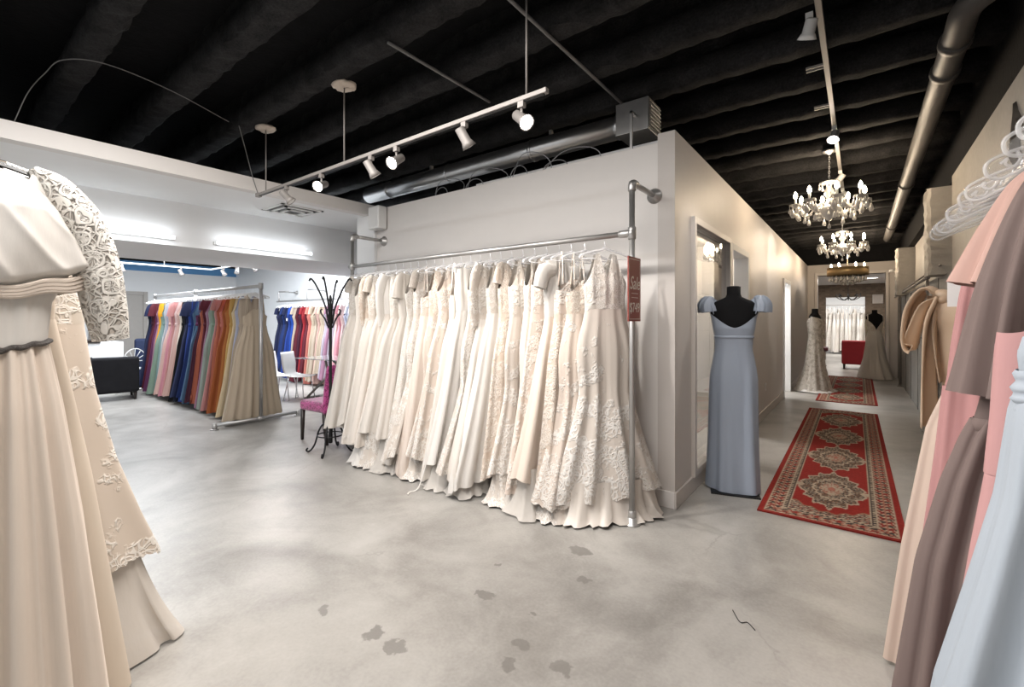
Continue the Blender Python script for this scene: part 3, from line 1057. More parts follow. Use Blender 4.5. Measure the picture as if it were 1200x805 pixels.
def puddle(w, t, zc, rng, N=56, lean=0.0, spread=0.08):
    """gathered petticoat edge that reaches the floor under a shorter hem"""
    ux, uy, s = unit_ring(N)
    rows = []
    st = rng.bit_generator.state
    for j in range(9):
        f = j / 8
        rng.bit_generator.state = st
        F = fold(s, 19, rng, drift=f * 3) + 0.4 * fold(s, 31, rng, drift=f * 5)
        z = zc * (1 - f) ** 1.25 + 0.008 + 0.022 * np.abs(F) * f
        D = 0.010 + 0.026 * F * (0.3 + f) + spread * f ** 2.2
        rows.append(np.stack([ux * w + D * np.sign(ux) * np.abs(ux) ** .5 + lean, uy * t + D * np.sign(uy) * np.abs(uy) ** .5, z], -1))
    return np.array(rows)


def tag_card(parent, loc, mat, w_=0.035, h_=0.06):
    x, y, z = loc
    m = MB().span((x - w_ / 2, y - 0.001, z - h_), (x + w_ / 2, y + 0.001, z))
    return m.build('price_tag', mat, parent)


M_TAG = solid('white_card', (0.80, 0.79, 0.77), 0.6)

def sm(f):
    f = max(0.0, min(1.0, f))
    return f * f * (3 - 2 * f)


SK = {'aline': lambda f: 0.14 * sm(f / 0.25) + 0.86 * f ** 1.35, 'sheath': lambda f: 0.30 * sm(f / 0.3) + 0.70 * f ** 1.5, 'ball': lambda f: 0.2 * sm(f / 0.2) + 0.8 * f ** 1.05,
      'mermaid': lambda f: 0.24 * sm(f / 0.22) - 0.10 * sm((f - 0.25) / 0.25) + 0.86 * max(0, (f - 0.42) / 0.58) ** 1.2}


def std_spec(kind, zsh, zw, zhem, wb, ww, wh, tb, tw, th, **kw):
    zb = zsh - 0.27
    bod = [(zsh + 0.02, wb * 0.80, 0.012), (zsh - 0.10, wb * 0.92, 0.028), (zb, wb, tb), ((zb + zw) / 2, (wb + ww) / 2 * 0.97, tb * 0.95), (zw, ww, tw)]
    ski = []
    for k in range(15):
        f = k / 14
        g = SK[kind](f)
        ski.append((zw + (zhem - zw) * f, ww + (wh - ww) * g, tw + (th - tw) * min(1, g * 1.15)))
    return dict(zsh=zsh, zw=zw, zhem=zhem, bod=bod, ski=ski, **kw)


def gown(name, label, cat, group, loc, rotz, sp, mb_, ms_, N=64, Rs=20, sleeves=None, msl=None, under=None, loops=None, sash=None, tagm=False):
    t = thing(name, label, cat, loc, rotz, group)
    B, K = gown_surfaces(sp, N, 9, Rs)
    MB().grid(B).build('bodice', mb_, t)
    MB().grid(K).build('skirt', ms_, t)
    rng = np.random.default_rng(sp.get('seed', 1) + 99)
    if under is not None:
        kp = sp['ski']
        z0 = sp['zhem'] + 0.12
        MB().grid(puddle(float(prof(kp, z0, 1)) * 0.82, float(prof(kp, z0, 2)) * 0.8, z0, rng, lean=sp.get('lean', 0))).build('underskirt', under, t)
    zsh = sp['zsh']
    if sleeves:
        for sgn in ((-1, 1) if sleeves[0] != 'one' else (-1,)):
            k = sleeves[-1]
            wb = sp['bod'][2][1]
            x0 = wb * 0.78
            if k == 'long':
                path = [(sgn * x0, 0, zsh - 0.05), (sgn * (x0 + 0.05), 0, zsh - 0.16), (sgn * (x0 + 0.055), 0.01, zsh - 0.36), (sgn * (x0 + 0.03), 0.015, zsh - 0.58)]
                rad = [0.055, 0.06, 0.05, 0.04]
            elif k == 'cap':
                path = [(sgn * (x0 - 0.02), 0, zsh - 0.035), (sgn * (x0 + 0.02), 0, zsh - 0.08), (sgn * (x0 + 0.042), 0.005, zsh - 0.21)]
                rad = [0.03, 0.045, 0.052]
            elif k == 'off':
                path = [(sgn * x0 * 0.6, -0.02, zsh - 0.14), (sgn * (x0 + 0.05), -0.02, zsh - 0.15), (sgn * (x0 + 0.09), -0.01, zsh - 0.28)]
                rad = [0.05, 0.075, 0.065]
            else:
                path = [(sgn * (x0 - 0.02), 0, zsh - 0.04), (sgn * (x0 + 0.025), 0, zsh - 0.12), (sgn * (x0 + 0.045), 0, zsh - 0.30)]
                rad = [0.03, 0.055, 0.080]
            MB().grid(sleeve_grid(path, rad, 0.5, seed=sp.get('seed', 1) + sgn, N=22, sub=3)).build('sleeve', msl or mb_, t)
    if loops:
        wb = sp['bod'][2][1]
        for sgn in (-1, 1):
            x = sgn * wb * 0.62
            MB().tube(smooth_path([(x * 1.05, -0.03, zsh - 0.25), (x * 0.98, -0.012, zsh - 0.05), (x * 0.96, 0.0, zsh + 0.005), (x * 0.98, 0.014, zsh - 0.05), (x * 1.05, 0.03, zsh - 0.26)], 4), 0.0035 if loops is True else 0.008, 6, flat=0.5).build('strap', mb_, t)
    if sash:
        w0, t0 = float(prof(sp['bod'], sp['zw'], 1)), float(prof(sp['bod'], sp['zw'], 2))
        ux, uy, s = unit_ring(N)
        P = np.array([np.stack([ux * (w0 + e), uy * (t0 + e), np.full(N, sp['zw'] + dz)], -1) for dz, e in ((0.03, 0.002), (0.02, 0.009), (0.0, 0.011), (-0.02, 0.009), (-0.03, 0.003))])
        MB().grid(P).build('sash', sash, t)
    if tagm:
        tag_card(t, (-sp['bod'][2][1] - 0.01, -0.02, zsh - 0.30), M_TAG)
    return t


# ---- hangers ---------------------------------------------------------------
def hanger_meshes(w_=0.205, drop_=0.17):
    hook = MB().tube(arc_pts((0, 0, -0.003), 0.026, R(-50), R(190), 14, 'yz') , 0.0022, 6)
    pts = [(0, 0.0256 * math.cos(R(-50)), -0.003 + 0.0256 * math.sin(R(-50))), (0, 0.004, -0.045), (0, 0, -0.095)]
    hook.tube(smooth_path(pts, 4), 0.0022, 6)
    b_ = MB().tube(smooth_path([(-w_, 0, -drop_), (-w_ * 0.93, 0, -drop_ + 0.022), (-w_ * 0.5, 0, -drop_ + 0.05), (-0.035, 0, -0.105), (0, 0, -0.092), (0.035, 0, -0.105), (w_ * 0.5, 0, -drop_ + 0.05),
                               (w_ * 0.93, 0, -drop_ + 0.022), (w_, 0, -drop_)], 4), 0.0075, 7, flat=1.3)
    b_.tube([(-w_ * 0.95, 0, -drop_ - 0.002), (w_ * 0.95, 0, -drop_ - 0.002)], 0.004, 6)
    return hook, b_


HG = {}


def hanger(label, group, loc, rotz, mat_hook, mat_bar, key):
    if key in HG:
        c = again(HG[key], label, loc, rotz)
        c['group'] = group
        return c
    t = thing('clothes_hanger', label, 'hanger', loc, rotz, group)
    h, b_ = hanger_meshes()
    h.build('hook', mat_hook, t)
    b_.build('shoulder_bar', mat_bar, t)
    HG[key] = t
    return t


# ---- pipe racks ------------------------------------------------------------
def tee(m, c, axis, r=0.03, l=0.045):
    return m.lathe([(r * 0.85, -l), (r, -l + 0.004), (r, l - 0.004), (r * 0.85, l)], c, 16, axis)


RX0, RX1, RY, RZ = -4.85, -1.325, 3.18, 2.13
t = thing('garment_rack', 'tall galvanised pipe rack against partition carrying ivory bridal gowns', 'clothes rack', (0, RY, 0))
for x in (RX0, RX1):
    m = MB().tube([(x, 0, 0.0), (x, 0, 2.46)], 0.021, 14)
    tee(m, (x, 0, RZ), (0, 0, 1))
    m.lathe([(0.022, -0.02), (0.034, -0.018), (0.034, 0.018), (0.022, 0.02)], (x, 0, RZ), 16, (1, 0, 0))
    m.build('post', M_STEEL, t)
    m = MB()
    flange(m, (x, 0, 0.0), (0, 0, 1), 0.06)
    tee(m, (x, 0, 0.07), (0, 0, 1), 0.028, 0.03)
    m.build('base_flange', M_STEEL, t)
    m = MB().tube(smooth_path([(x, 0, 2.44), (x, 0.004, 2.485), (x, 0.03, 2.50), (x, 0.07, 2.50)], 5), 0.029, 14)
    m.build('elbow', M_STEEL, t)
    MB().tube([(x, 0.05, 2.50), (x, 0.455, 2.50)], 0.021, 14).build('wall_arm', M_STEEL, t)
    m = MB()
    flange(m, (x, 0.463, 2.50), (0, -1, 0), 0.062)
    m.build('wall_flange', M_STEEL, t)
m = MB().tube([(RX0 - 0.06, 0, RZ), (RX1 + 0.02, 0, RZ)], 0.021, 14)
tee(m, (RX1 - 0.05, 0, RZ), (1, 0, 0), 0.028, 0.05)
m.build('hanging_rail', M_STEEL, t)

# ---- bridal gowns on that rack
IV = (0.80, 0.745, 0.68)
IVW = (0.70, 0.665, 0.625)
BL = (0.78, 0.67, 0.59)
CH = (0.74, 0.645, 0.545)
S_IV = cloth('ivory_satin', (0.64, 0.585, 0.53), 0.42, 0.1, 0.4, crease=0.15)
S_WH = cloth('white_chiffon', (0.66, 0.63, 0.595), 0.7, 0.3)
S_BL = cloth('blush_satin', (0.64, 0.55, 0.475), 0.4, 0.1, 0.4, crease=0.12)
S_CH = cloth('champagne_satin', (0.60, 0.50, 0.40), 0.45, 0.1, 0.4)
T_IV = cloth('ivory_tulle', (0.64, 0.595, 0.545), 0.85, 0.4, 0.2)
T_BL = cloth('blush_tulle', (0.62, 0.54, 0.48), 0.85, 0.4, 0.2)
TU = cloth('sheer_tulle', (0.64, 0.60, 0.555), 0.9, 0.4, 0.1, alpha=0.72)
L_IV = lace('ivory_lace', (0.56, 0.50, 0.445), IVW, 1.0)
L_IV2 = lace('ivory_lace_fine', (0.58, 0.53, 0.475), (0.71, 0.675, 0.635), 1.6, 0.38, 0.5)
L_BL = lace('blush_lace', (0.57, 0.475, 0.41), (0.70, 0.65, 0.60), 1.0, 0.44, 0.52)
L_CH = lace('champagne_lace', (0.54, 0.445, 0.37), (0.67, 0.605, 0.54), 1.2, 0.42, 0.5)
L_HEM = lace('lace_border_ivory', (0.575, 0.515, 0.46), (0.71, 0.68, 0.645), 0.8, 0.47, 0.54, (0.0, 0.9))
L_HEMB = lace('lace_border_blush', (0.575, 0.49, 0.425), (0.70, 0.66, 0.615), 0.9, 0.47, 0.54, (0.0, 1.0))

# description, kind, top, bodice, skirt, hem z, half hem, half thickness, folds, fold depth, sleeves, extras
BRIDAL = [
    ('lace mermaid gown with sheer tank top', 'mermaid', 'tank', L_IV2, L_HEM, 0.17, 0.46, 0.13, 7, 0.035, None, dict(lean=0.03, scal=0.012, rot=-40, tilt=0.03, under=S_IV)),
    ('strapless lace gown with scalloped hem', 'mermaid', 'strapless', L_CH, L_HEMB, 0.13, 0.40, 0.12, 7, 0.035, None, dict(lean=-0.06, loops=1, rot=-30, scal=0.012, under=L_IV)),
    ('slim beige net gown with thin straps', 'sheath', 'strapless', L_BL, L_CH, 0.20, 0.30, 0.08, 8, 0.03, None, dict(lean=-0.08, loops=1, rot=-20)),
    ('smooth blush satin gown with folded collar', 'aline', 'shell', S_WH, S_BL, 0.24, 0.42, 0.10, 5, 0.03, 'off', dict(lean=-0.10, rot=-13, under=TU)),
    ('blush lace gown with lace straps', 'aline', 'vneck', L_BL, L_BL, 0.10, 0.36, 0.08, 8, 0.03, None, dict(lean=-0.06)),
    ('pale gown with beaded sheer skirt', 'mermaid', 'vneck', L_IV2, T_BL, 0.22, 0.40, 0.09, 8, 0.03, None, dict(lean=-0.06, under=TU)),
    ('ivory lace gown with heavy flower edge', 'mermaid', 'tank', L_IV, L_HEM, 0.16, 0.42, 0.09, 9, 0.035, None, dict(lean=-0.05, scal=0.015, under=L_IV)),
    ('champagne lace gown with cap sleeves', 'sheath', 'vneck', L_CH, L_CH, 0.12, 0.36, 0.08, 8, 0.03, 'cap', dict(lean=-0.05)),
    ('plain ivory chiffon gown', 'aline', 'vneck', L_IV2, S_WH, 0.18, 0.42, 0.09, 10, 0.035, None, dict(lean=-0.08)),
    ('ivory gown with long sheer sleeves', 'aline', 'vneck', L_IV, T_IV, 0.25, 0.44, 0.09, 10, 0.035, 'long', dict(lean=-0.06, under=TU)),
    ('lace covered ivory gown with deep neckline', 'mermaid', 'vneck', L_IV, L_IV, 0.12, 0.42, 0.09, 8, 0.035, None, dict(lean=-0.08, scal=0.012)),
    ('white pleated chiffon gown with wide straps', 'aline', 'shell', S_WH, S_WH, 0.20, 0.45, 0.09, 12, 0.035, None, dict(lean=-0.06, under=TU)),
    ('ivory tulle gown with trailing ribbon', 'ball', 'strapless', S_IV, T_IV, 0.14, 0.46, 0.09, 11, 0.035, None, dict(lean=-0.07, loops=1, ribbon=1)),
    ('blush lace sheath with flower hem', 'sheath', 'tank', L_BL, L_HEMB, 0.12, 0.40, 0.08, 8, 0.03, None, dict(lean=-0.06)),
    ('peach toned lace gown with V neck', 'mermaid', 'vneck', L_CH, L_HEMB, 0.14, 0.42, 0.09, 8, 0.035, None, dict(lean=-0.07, under=L_IV)),
    ('sheer blush tulle gown with appliques', 'aline', 'strapless', L_BL, T_BL, 0.10, 0.42, 0.09, 10, 0.03, None, dict(lean=-0.05, loops=1)),
    ('ivory flower lace gown with ruffled front', 'mermaid', 'vneck', L_IV, L_IV, 0.16, 0.44, 0.09, 9, 0.04, 'cap', dict(lean=-0.08)),
    ('grey-white beaded net gown', 'aline', 'tank', L_IV2, L_IV2, 0.12, 0.42, 0.09, 9, 0.03, None, dict(lean=-0.06, under=TU)),
    ('white tulle ball gown with flutter sleeves', 'ball', 'vneck', T_IV, T_IV, 0.24, 0.50, 0.10, 12, 0.035, 'flutter', dict(lean=-0.08, under=TU)),
    ('soft white gown with tulle overlay', 'ball', 'shell', L_IV2, T_IV, 0.24, 0.48, 0.10, 12, 0.03, None, dict(lean=-0.06, under=L_IV)),
    ('ivory satin gown with short jacket sleeves', 'aline', 'shell', S_WH, S_IV, 0.28, 0.50, 0.10, 7, 0.035, 'long', dict(lean=-0.08, under=S_WH)),
    ('wide plain ivory satin gown', 'ball', 'vneck', S_IV, S_IV, 0.26, 0.54, 0.10, 6, 0.035, None, dict(lean=-0.08, under=S_WH)),
    ('ivory tulle gown with lace sleeves', 'ball', 'vneck', L_IV, T_IV, 0.20, 0.50, 0.10, 12, 0.03, 'cap', dict(lean=-0.06)),
    ('creamy lace gown with sheer sleeves', 'aline', 'shell', L_CH, L_IV2, 0.22, 0.46, 0.09, 9, 0.03, 'long', dict(lean=-0.06)),
    ('soft ivory net gown', 'aline', 'vneck', T_IV, T_IV, 0.26, 0.46, 0.09, 11, 0.03, None, dict(lean=-0.05)),
    ('pale lace gown hanging last before the coat stand', 'ball', 'shell', L_IV2, T_IV, 0.24, 0.46, 0.10, 11, 0.03, 'cap', dict(lean=-0.04)),
]
bx = [-1.54, -1.71, -1.83, -1.94] + [-1.94 - 0.1225 * k for k in range(1, 23)]
rr = random.Random(11)
for i, (desc, kind, top, mb_, ms_, zh, wh, th, nf, a1, sl, ex) in enumerate(BRIDAL):
    x = bx[i]
    rot = R(90 + ex.get('rot', rr.uniform(-11, 8)))
    wh = min(wh, 0.375 - ex.get('lean', 0)) if i else wh
    zsh = RZ - 0.105 - rr.uniform(0, 0.02)
    sp = std_spec(kind, zsh, zsh - 0.48 + rr.uniform(-0.05, 0.05), zh, 0.178 + rr.uniform(-.02, .01), 0.163 + rr.uniform(-.012, .012), wh * rr.uniform(0.9, 1.05), 0.055, 0.052, th, top=top, seed=100 + i, nf=nf + rr.randint(0, 6), a1=a1 * rr.uniform(0.8, 1.15), ab=0.006, nb=9,
                  a0=0.005 if kind == 'ball' else 0.0025, ap=rr.uniform(0.9, 1.5), leany=rr.uniform(-0.04, 0.04), lean=ex.get('lean', 0) + (rr.uniform(-0.05, 0.05) if i > 3 else 0), scal=ex.get('scal', 0), tilt=ex.get('tilt', rr.uniform(-0.12, 0.12)), dip=rr.uniform(0.12, 0.24), hemvar=rr.uniform(0.015, 0.04))
    lab = f'{desc}, {nth(i)} gown from sale sign post'
    if i == len(BRIDAL) - 1:
        lab = desc
    g = gown('bridal_gown', lab, 'wedding dress', 'bridal gowns on the pipe rack', (x, RY, 0), rot, sp, mb_, ms_, 72 if i < 12 else 56, 22, (sl,) if sl else None,
             None, ex.get('under'), ex.get('loops'))
    if ex.get('ribbon'):
        MB().tube(smooth_path([(-0.40, 0.02, 0.30), (-0.47, 0.01, 0.15), (-0.52, 0.03, 0.02), (-0.60, 0.05, 0.006), (-0.64, 0.02, 0.006)], 6), 0.008, 6, flat=0.3).build('ribbon_tie', S_WH, g)
    hanger(f'clear hanger on bridal rack rail, {nth(i)} from the sale sign post', 'clear hangers on the bridal rack', (x, RY, RZ + 0.0), rot, M_CHROME, M_HANGER, 'bridal')

# ---- sale sign on the rack post
t = thing('sale_sign', 'narrow red-brown sale sign hanging on the bridal rack post', 'sign', (-1.292, 3.03, 1.945))
M_SIGN = solid('sign_russet', (0.28, 0.062, 0.045), 0.35, var=0.08)
M_SIGNT = solid('sign_print', (0.80, 0.72, 0.66), 0.5)
MB().span((-0.004, 0, -0.46), (0.004, 0.22, 0.0)).build('sign_board', M_SIGN, t)
m = MB()
for a, b_ in (((0.0045, 0.012, -0.018), (0.0055, 0.208, -0.014)), ((0.0045, 0.012, -0.446), (0.0055, 0.208, -0.442)), ((0.0045, 0.012, -0.446), (0.0055, 0.015, -0.014)), ((0.0045, 0.205, -0.446), (0.0055, 0.208, -0.014)),
             ((0.0045, 0.05, -0.262), (0.0055, 0.17, -0.258)), ((0.0045, 0.05, -0.292), (0.0055, 0.17, -0.288))):
    m.span(a, b_)
m.build('border_line', M_SIGNT, t)


def text(body, parent, loc, size, mat, name, shear=0.0, sx=1.0, rot=None):
    cu = bpy.data.curves.new(name, 'FONT')
    cu.body = body
    cu.size = size
    cu.shear = shear
    cu.align_x = 'CENTER'
    cu.align_y = 'CENTER'
    cu.extrude = 0.0006
    tmp = bpy.data.objects.new(name, cu)
    COL.objects.link(tmp)
    bpy.context.view_layer.update()
    me = bpy.data.meshes.new_from_object(tmp.evaluated_get(bpy.context.evaluated_depsgraph_get()))
    bpy.data.objects.remove(tmp)
    me.materials.clear()
    me.materials.append(mat)
    o = bpy.data.objects.new(name, me)
    COL.objects.link(o)
    o.parent = parent
    o.location = loc
    o.rotation_euler = rot or (R(90), 0, R(90))
    o.scale = (sx, 1, 1)
    return o


text('Sale', t, (0.005, 0.11, -0.19), 0.135, M_SIGNT, 'lettering', 0.35, 0.85)
text('$749', t, (0.005, 0.11, -0.365), 0.10, M_SIGNT, 'lettering', 0.0, 0.9)
MB().cyl((-0.01, 0.12, 0.0), (-0.045, 0.145, 0.03), 0.004, 6).build('hanging_tie', M_WIRE, t)

# ---- colour rack: bridesmaid dresses
CX0, CX1, CY, CZ = -11.8, -6.95, 3.05, 1.985
t = thing('garment_rack', 'freestanding galvanised pipe rack full of bridesmaid dresses in many colours', 'clothes rack', (0, CY, 0))
for x in (CX0, -9.5, CX1):
    m = MB().tube([(x, 0, 0.05), (x, 0, CZ + 0.02)], 0.024, 12)
    tee(m, (x, 0, CZ), (0, 0, 1), 0.033)
    m.build('post', M_STEEL, t)
    if x != -9.5:
        m = MB().tube([(x, -0.60, 0.055), (x, 0.55, 0.055)], 0.024, 12)
        tee(m, (x, 0, 0.055), (0, 1, 0), 0.033)
        for s in (-0.60, 0.55):
            m.tube([(x, s, 0.085), (x, s, 0.0)], 0.03, 12)
            m.lathe([(0.055, 0), (0.055, 0.008), (0.03, 0.012)], (x, s, 0), 14)
        m.build('foot', M_STEEL, t)
MB().tube([(CX0 - 0.03, 0, CZ), (CX1 + 0.03, 0, CZ)], 0.024, 12).build('hanging_rail', M_STEEL, t)

HUE = {'navy': (0.012, 0.018, 0.06), 'midnight navy': (0.006, 0.008, 0.022), 'royal blue': (0.02, 0.06, 0.32), 'deep blue': (0.012, 0.035, 0.16), 'burgundy': (0.10, 0.012, 0.022), 'dark wine': (0.055, 0.010, 0.025),
       'plum': (0.12, 0.03, 0.09), 'mauve': (0.36, 0.19, 0.27), 'marigold': (0.78, 0.36, 0.02), 'sage': (0.23, 0.32, 0.25), 'dusty teal': (0.20, 0.30, 0.29), 'grey-green': (0.30, 0.34, 0.30), 'dusty pink': (0.52, 0.24, 0.23),
       'blush': (0.66, 0.43, 0.38), 'pale pink': (0.70, 0.50, 0.48), 'cream': (0.72, 0.63, 0.54), 'black': (0.008, 0.008, 0.009), 'slate blue': (0.07, 0.13, 0.22), 'terracotta': (0.42, 0.12, 0.07), 'rust': (0.36, 0.10, 0.03),
       'burnt orange': (0.46, 0.17, 0.05), 'gold': (0.52, 0.32, 0.10), 'pale gold': (0.66, 0.52, 0.33), 'lavender grey': (0.42, 0.44, 0.56), 'light grey': (0.50, 0.50, 0.52), 'champagne': (0.55, 0.45, 0.34), 'taupe': (0.45, 0.37, 0.29),
       'coral': (0.60, 0.20, 0.16), 'red': (0.36, 0.02, 0.03), 'lilac grey': (0.52, 0.46, 0.54), 'pale lilac': (0.62, 0.58, 0.66), 'silver blue': (0.55, 0.60, 0.70), 'rose': (0.62, 0.28, 0.33), 'cobalt': (0.02, 0.09, 0.48)}


def hue(n):
    return cloth(n.replace(' ', '_').replace('-', '_') + '_chiffon', tuple(q * (0.62 if n in ('red', 'cobalt', 'royal blue', 'deep blue') else 0.8) for q in HUE[n]), 0.7, 0.2, 0.25, crease=0.3)


SEQ = ['champagne', 'taupe', 'lavender grey', 'pale gold', 'gold', 'burnt orange', 'rust', 'coral', 'terracotta', 'dusty pink', 'sage', 'grey-green', 'mauve', 'burgundy', 'terracotta', 'dark wine', 'plum', 'slate blue', 'deep blue',
       'royal blue', 'navy', 'midnight navy', 'black', 'cream', 'blush', 'pale pink', 'dusty pink', 'rose', 'blush', 'lavender grey', 'light grey', 'dusty teal', 'sage', 'marigold', 'mauve', 'plum', 'burgundy', 'dark wine', 'navy', 'midnight navy']
rr = random.Random(5)
nC = len(SEQ)
for i, c in enumerate(SEQ):
    x = -7.14 - 4.45 * (i / (nC - 1))
    kind = rr.choice(['sheath', 'aline', 'sheath'])
    top = rr.choice(['strapless', 'vneck', 'tank', 'shell'])
    sl = None
    if c in ('burgundy', 'dusty pink', 'navy') and i > 5:
        sl = ('cap',) if i % 2 else ('flutter',)
        top = 'shell'
    wh, th, a1, nf, zh = rr.uniform(0.27, 0.38), 0.060, 0.028, rr.choice([11, 13, 15]), rr.uniform(0.05, 0.16)
    if i == 0:
        wh, th, a1, nf, top, kind, zh = 0.43, 0.11, 0.035, 17, 'strapless', 'sheath', 0.06
    zsh = CZ - 0.12 - rr.uniform(0, 0.02)
    sp = std_spec(kind, zsh, zsh - 0.45, zh, 0.185, 0.165, wh, 0.05, 0.045, th, top=top, seed=300 + i, nf=nf, a1=a1, a0=0.010, lean=-0.02, ab=0.006, hemvar=0.01)
    two = hue('slate blue') if (c == 'plum' and i < 20) else hue(c)
    gown('evening_dress', f'long {c}{" and slate blue" if c == "plum" and i < 20 else ""} dress on the freestanding colour rack, {nth(i)} from the near post', 'dress', 'bridesmaid dresses on the freestanding rack', (x, CY, 0), R(90 + rr.uniform(-5, 5)), sp, hue(c), two, 56 if i < 12 else 44, 14,
         sl, None, None, 1 if top == 'strapless' else None, sash=hue(c) if i % 3 == 1 else None)
    hanger(f'pale hanger on the colour rack rail, {nth(i)} from the near post', 'pale hangers on the freestanding rack', (x, CY, CZ), R(90), M_CHROME, M_WHITEPL, 'colour')

# ---- wall rack of dresses at the back of the colour room
t = thing('wall_rack', 'steel rail on wall arms at the back of colour room', 'clothes rack', (0, 5.62, 1.95))
MB().cyl((-11.9, 0, 0), (-6.0, 0, 0), 0.02, 12).build('hanging_rail', M_STEEL, t)
for x in (-11.8, -10.4, -9.0, -7.6, -6.2):
    m = MB().tube(smooth_path([(x, 0, 0), (x, 0, 0.22), (x, 0.03, 0.25), (x, 0.10, 0.25)], 4) + [(x, 0.47, 0.25)], 0.018, 10)
    m.tube([(x, 0.0, 0.25), (x + 0.5, 0.0, 0.25)], 0.012, 8)
    flange(m, (x, 0.475, 0.25), (0, -1, 0), 0.05)
    m.build('wall_arm', M_STEEL, t)
SEQ2 = ['navy', 'navy', 'deep blue', 'navy', 'royal blue', 'cobalt', 'taupe', 'burgundy', 'dark wine', 'red', 'burgundy', 'coral', 'champagne', 'taupe', 'blush', 'champagne', 'lilac grey', 'mauve', 'lilac grey', 'pale pink', 'rose', 'pale pink', 'lavender grey',
        'silver blue', 'pale lilac', 'lavender grey', 'silver blue', 'pale lilac']
for i, c in enumerate(SEQ2):
    x = -11.5 + 3.6 * i / (len(SEQ2) - 1)
    top = rr.choice(['shell', 'vneck', 'tank'])
    zsh = 1.95 - 0.13
    sp = std_spec('sheath', zsh, zsh - 0.45, rr.uniform(0.03, 0.3), 0.20, 0.16, rr.uniform(0.26, 0.34), 0.055, 0.05, 0.07, top=top, seed=500 + i, nf=9, a1=0.03, a0=0.012, lean=-0.02)
    gown('evening_dress', f'{c} dress on the back wall rail, {nth(i)} along from the navy end', 'dress', 'dresses on the back wall rail', (x, 5.62, 0), R(90 + rr.uniform(-14, 6)), sp, hue(c), hue(c), 36, 12, ('cap',) if i % 3 != 1 else None,
         tagm=(i == 4))
    hanger(f'pale hanger on the back wall rail, {nth(i)} along from the navy end', 'pale hangers on the back wall rail', (x, 5.62, 1.95), R(90), M_CHROME, M_WHITEPL, 'colour')

# ================================================================== foreground gowns, left
GX, GY, GZ = -2.22, 0.18, 2.10
M_LACEBOLD = None


def guipure():
    m, nt, b = new_mat('guipure_lace')
    co = coord(nt)
    warp = nd(nt, 'ShaderNodeTexNoise', 1, Vector=co, Scale=14.0, Detail=1.0)
    wv = nt.nodes.new('ShaderNodeVectorMath')
    wv.operation = 'MULTIPLY_ADD'
    nt.links.new(warp, wv.inputs[0])
    wv.inputs[1].default_value = (0.05,) * 3
    nt.links.new(co, wv.inputs[2])
    vn = nt.nodes.new('ShaderNodeTexVoronoi')
    vn.feature = 'F1'
    vn.inputs['Scale'].default_value = 17.0
    nt.links.new(wv.outputs[0], vn.inputs['Vector'])
    f1 = vn.outputs['Distance']
    dv = nt.nodes.new('ShaderNodeVectorMath')
    dv.operation = 'SUBTRACT'
    nt.links.new(wv.outputs[0], dv.inputs[0])
    nt.links.new(vn.outputs['Position'], dv.inputs[1])
    sp = nt.nodes.new('ShaderNodeSeparateXYZ')
    nt.links.new(dv.outputs[0], sp.inputs[0])
    ang = mth(nt, 'ARCTAN2', sp.outputs[2], sp.outputs[0])
    petal = sstep(nt, mth(nt, 'SINE', mth(nt, 'MULTIPLY', ang, 11.0)), -0.2, 0.5)
    petal = mth(nt, 'MULTIPLY', petal, mth(nt, 'MULTIPLY', sstep(nt, f1, 0.08, 0.2), mth(nt, 'SUBTRACT', 1.0, sstep(nt, f1, 0.42, 0.5))))
    rim = mth(nt, 'MULTIPLY', sstep(nt, f1, 0.40, 0.46), mth(nt, 'SUBTRACT', 1.0, sstep(nt, f1, 0.54, 0.62)))
    edge = nd(nt, 'ShaderNodeTexVoronoi', 0, {'feature': 'DISTANCE_TO_EDGE'}, Vector=wv.outputs[0], Scale=48.0)
    th = mth(nt, 'MULTIPLY', mth(nt, 'SUBTRACT', 1.0, sstep(nt, edge, 0.06, 0.24)), 0.8)
    cord = mth(nt, 'MAXIMUM', mth(nt, 'MAXIMUM', petal, rim), th)
    nt.links.new(mixc(nt, cord, (0.58, 0.525, 0.465), (0.80, 0.77, 0.72)), b.inputs['Base Color'])
    b.inputs['Roughness'].default_value = 0.5
    b.inputs['Specular IOR Level'].default_value = 0.4
    nt.links.new(mth(nt, 'MAXIMUM', sstep(nt, cord, 0.02, 0.12), 0.80), b.inputs['Alpha'])
    bump(nt, b, cord, 1.0, 0.02)
    return m


M_GUIP = guipure()
T_FRONT = cloth('front_tulle', (0.66, 0.575, 0.50), 0.85, 0.4, 0.2)
S_FRONT = cloth('front_satin', (0.66, 0.565, 0.465), 0.5, 0.15, 0.35, crease=0.1)


def hero(name, label, cat, group, loc, rotz, bod, ski, top, mb_, ms_, N=150, Rs=40, xmax=None, **kw):
    sp = dict(zsh=kw.pop('zsh'), zw=bod[-1][0], zhem=ski[-1][0], bod=bod, ski=ski, top=top, **kw)
    t = thing(name, label, cat, loc, rotz, group)
    B, K = gown_surfaces(sp, N, 16, Rs)
    if xmax:
        for A_ in (B, K):
            mx = A_[:, :, 0].max(axis=1, keepdims=True)
            A_[:, :, 0] = np.where(A_[:, :, 0] > 0, A_[:, :, 0] * np.minimum(1, xmax / mx), A_[:, :, 0])
    MB().grid(B).build('bodice', mb_, t)
    MB().grid(K).build('skirt', ms_, t)
    return t


LG = 'bridal gowns hanging in the near left corner'
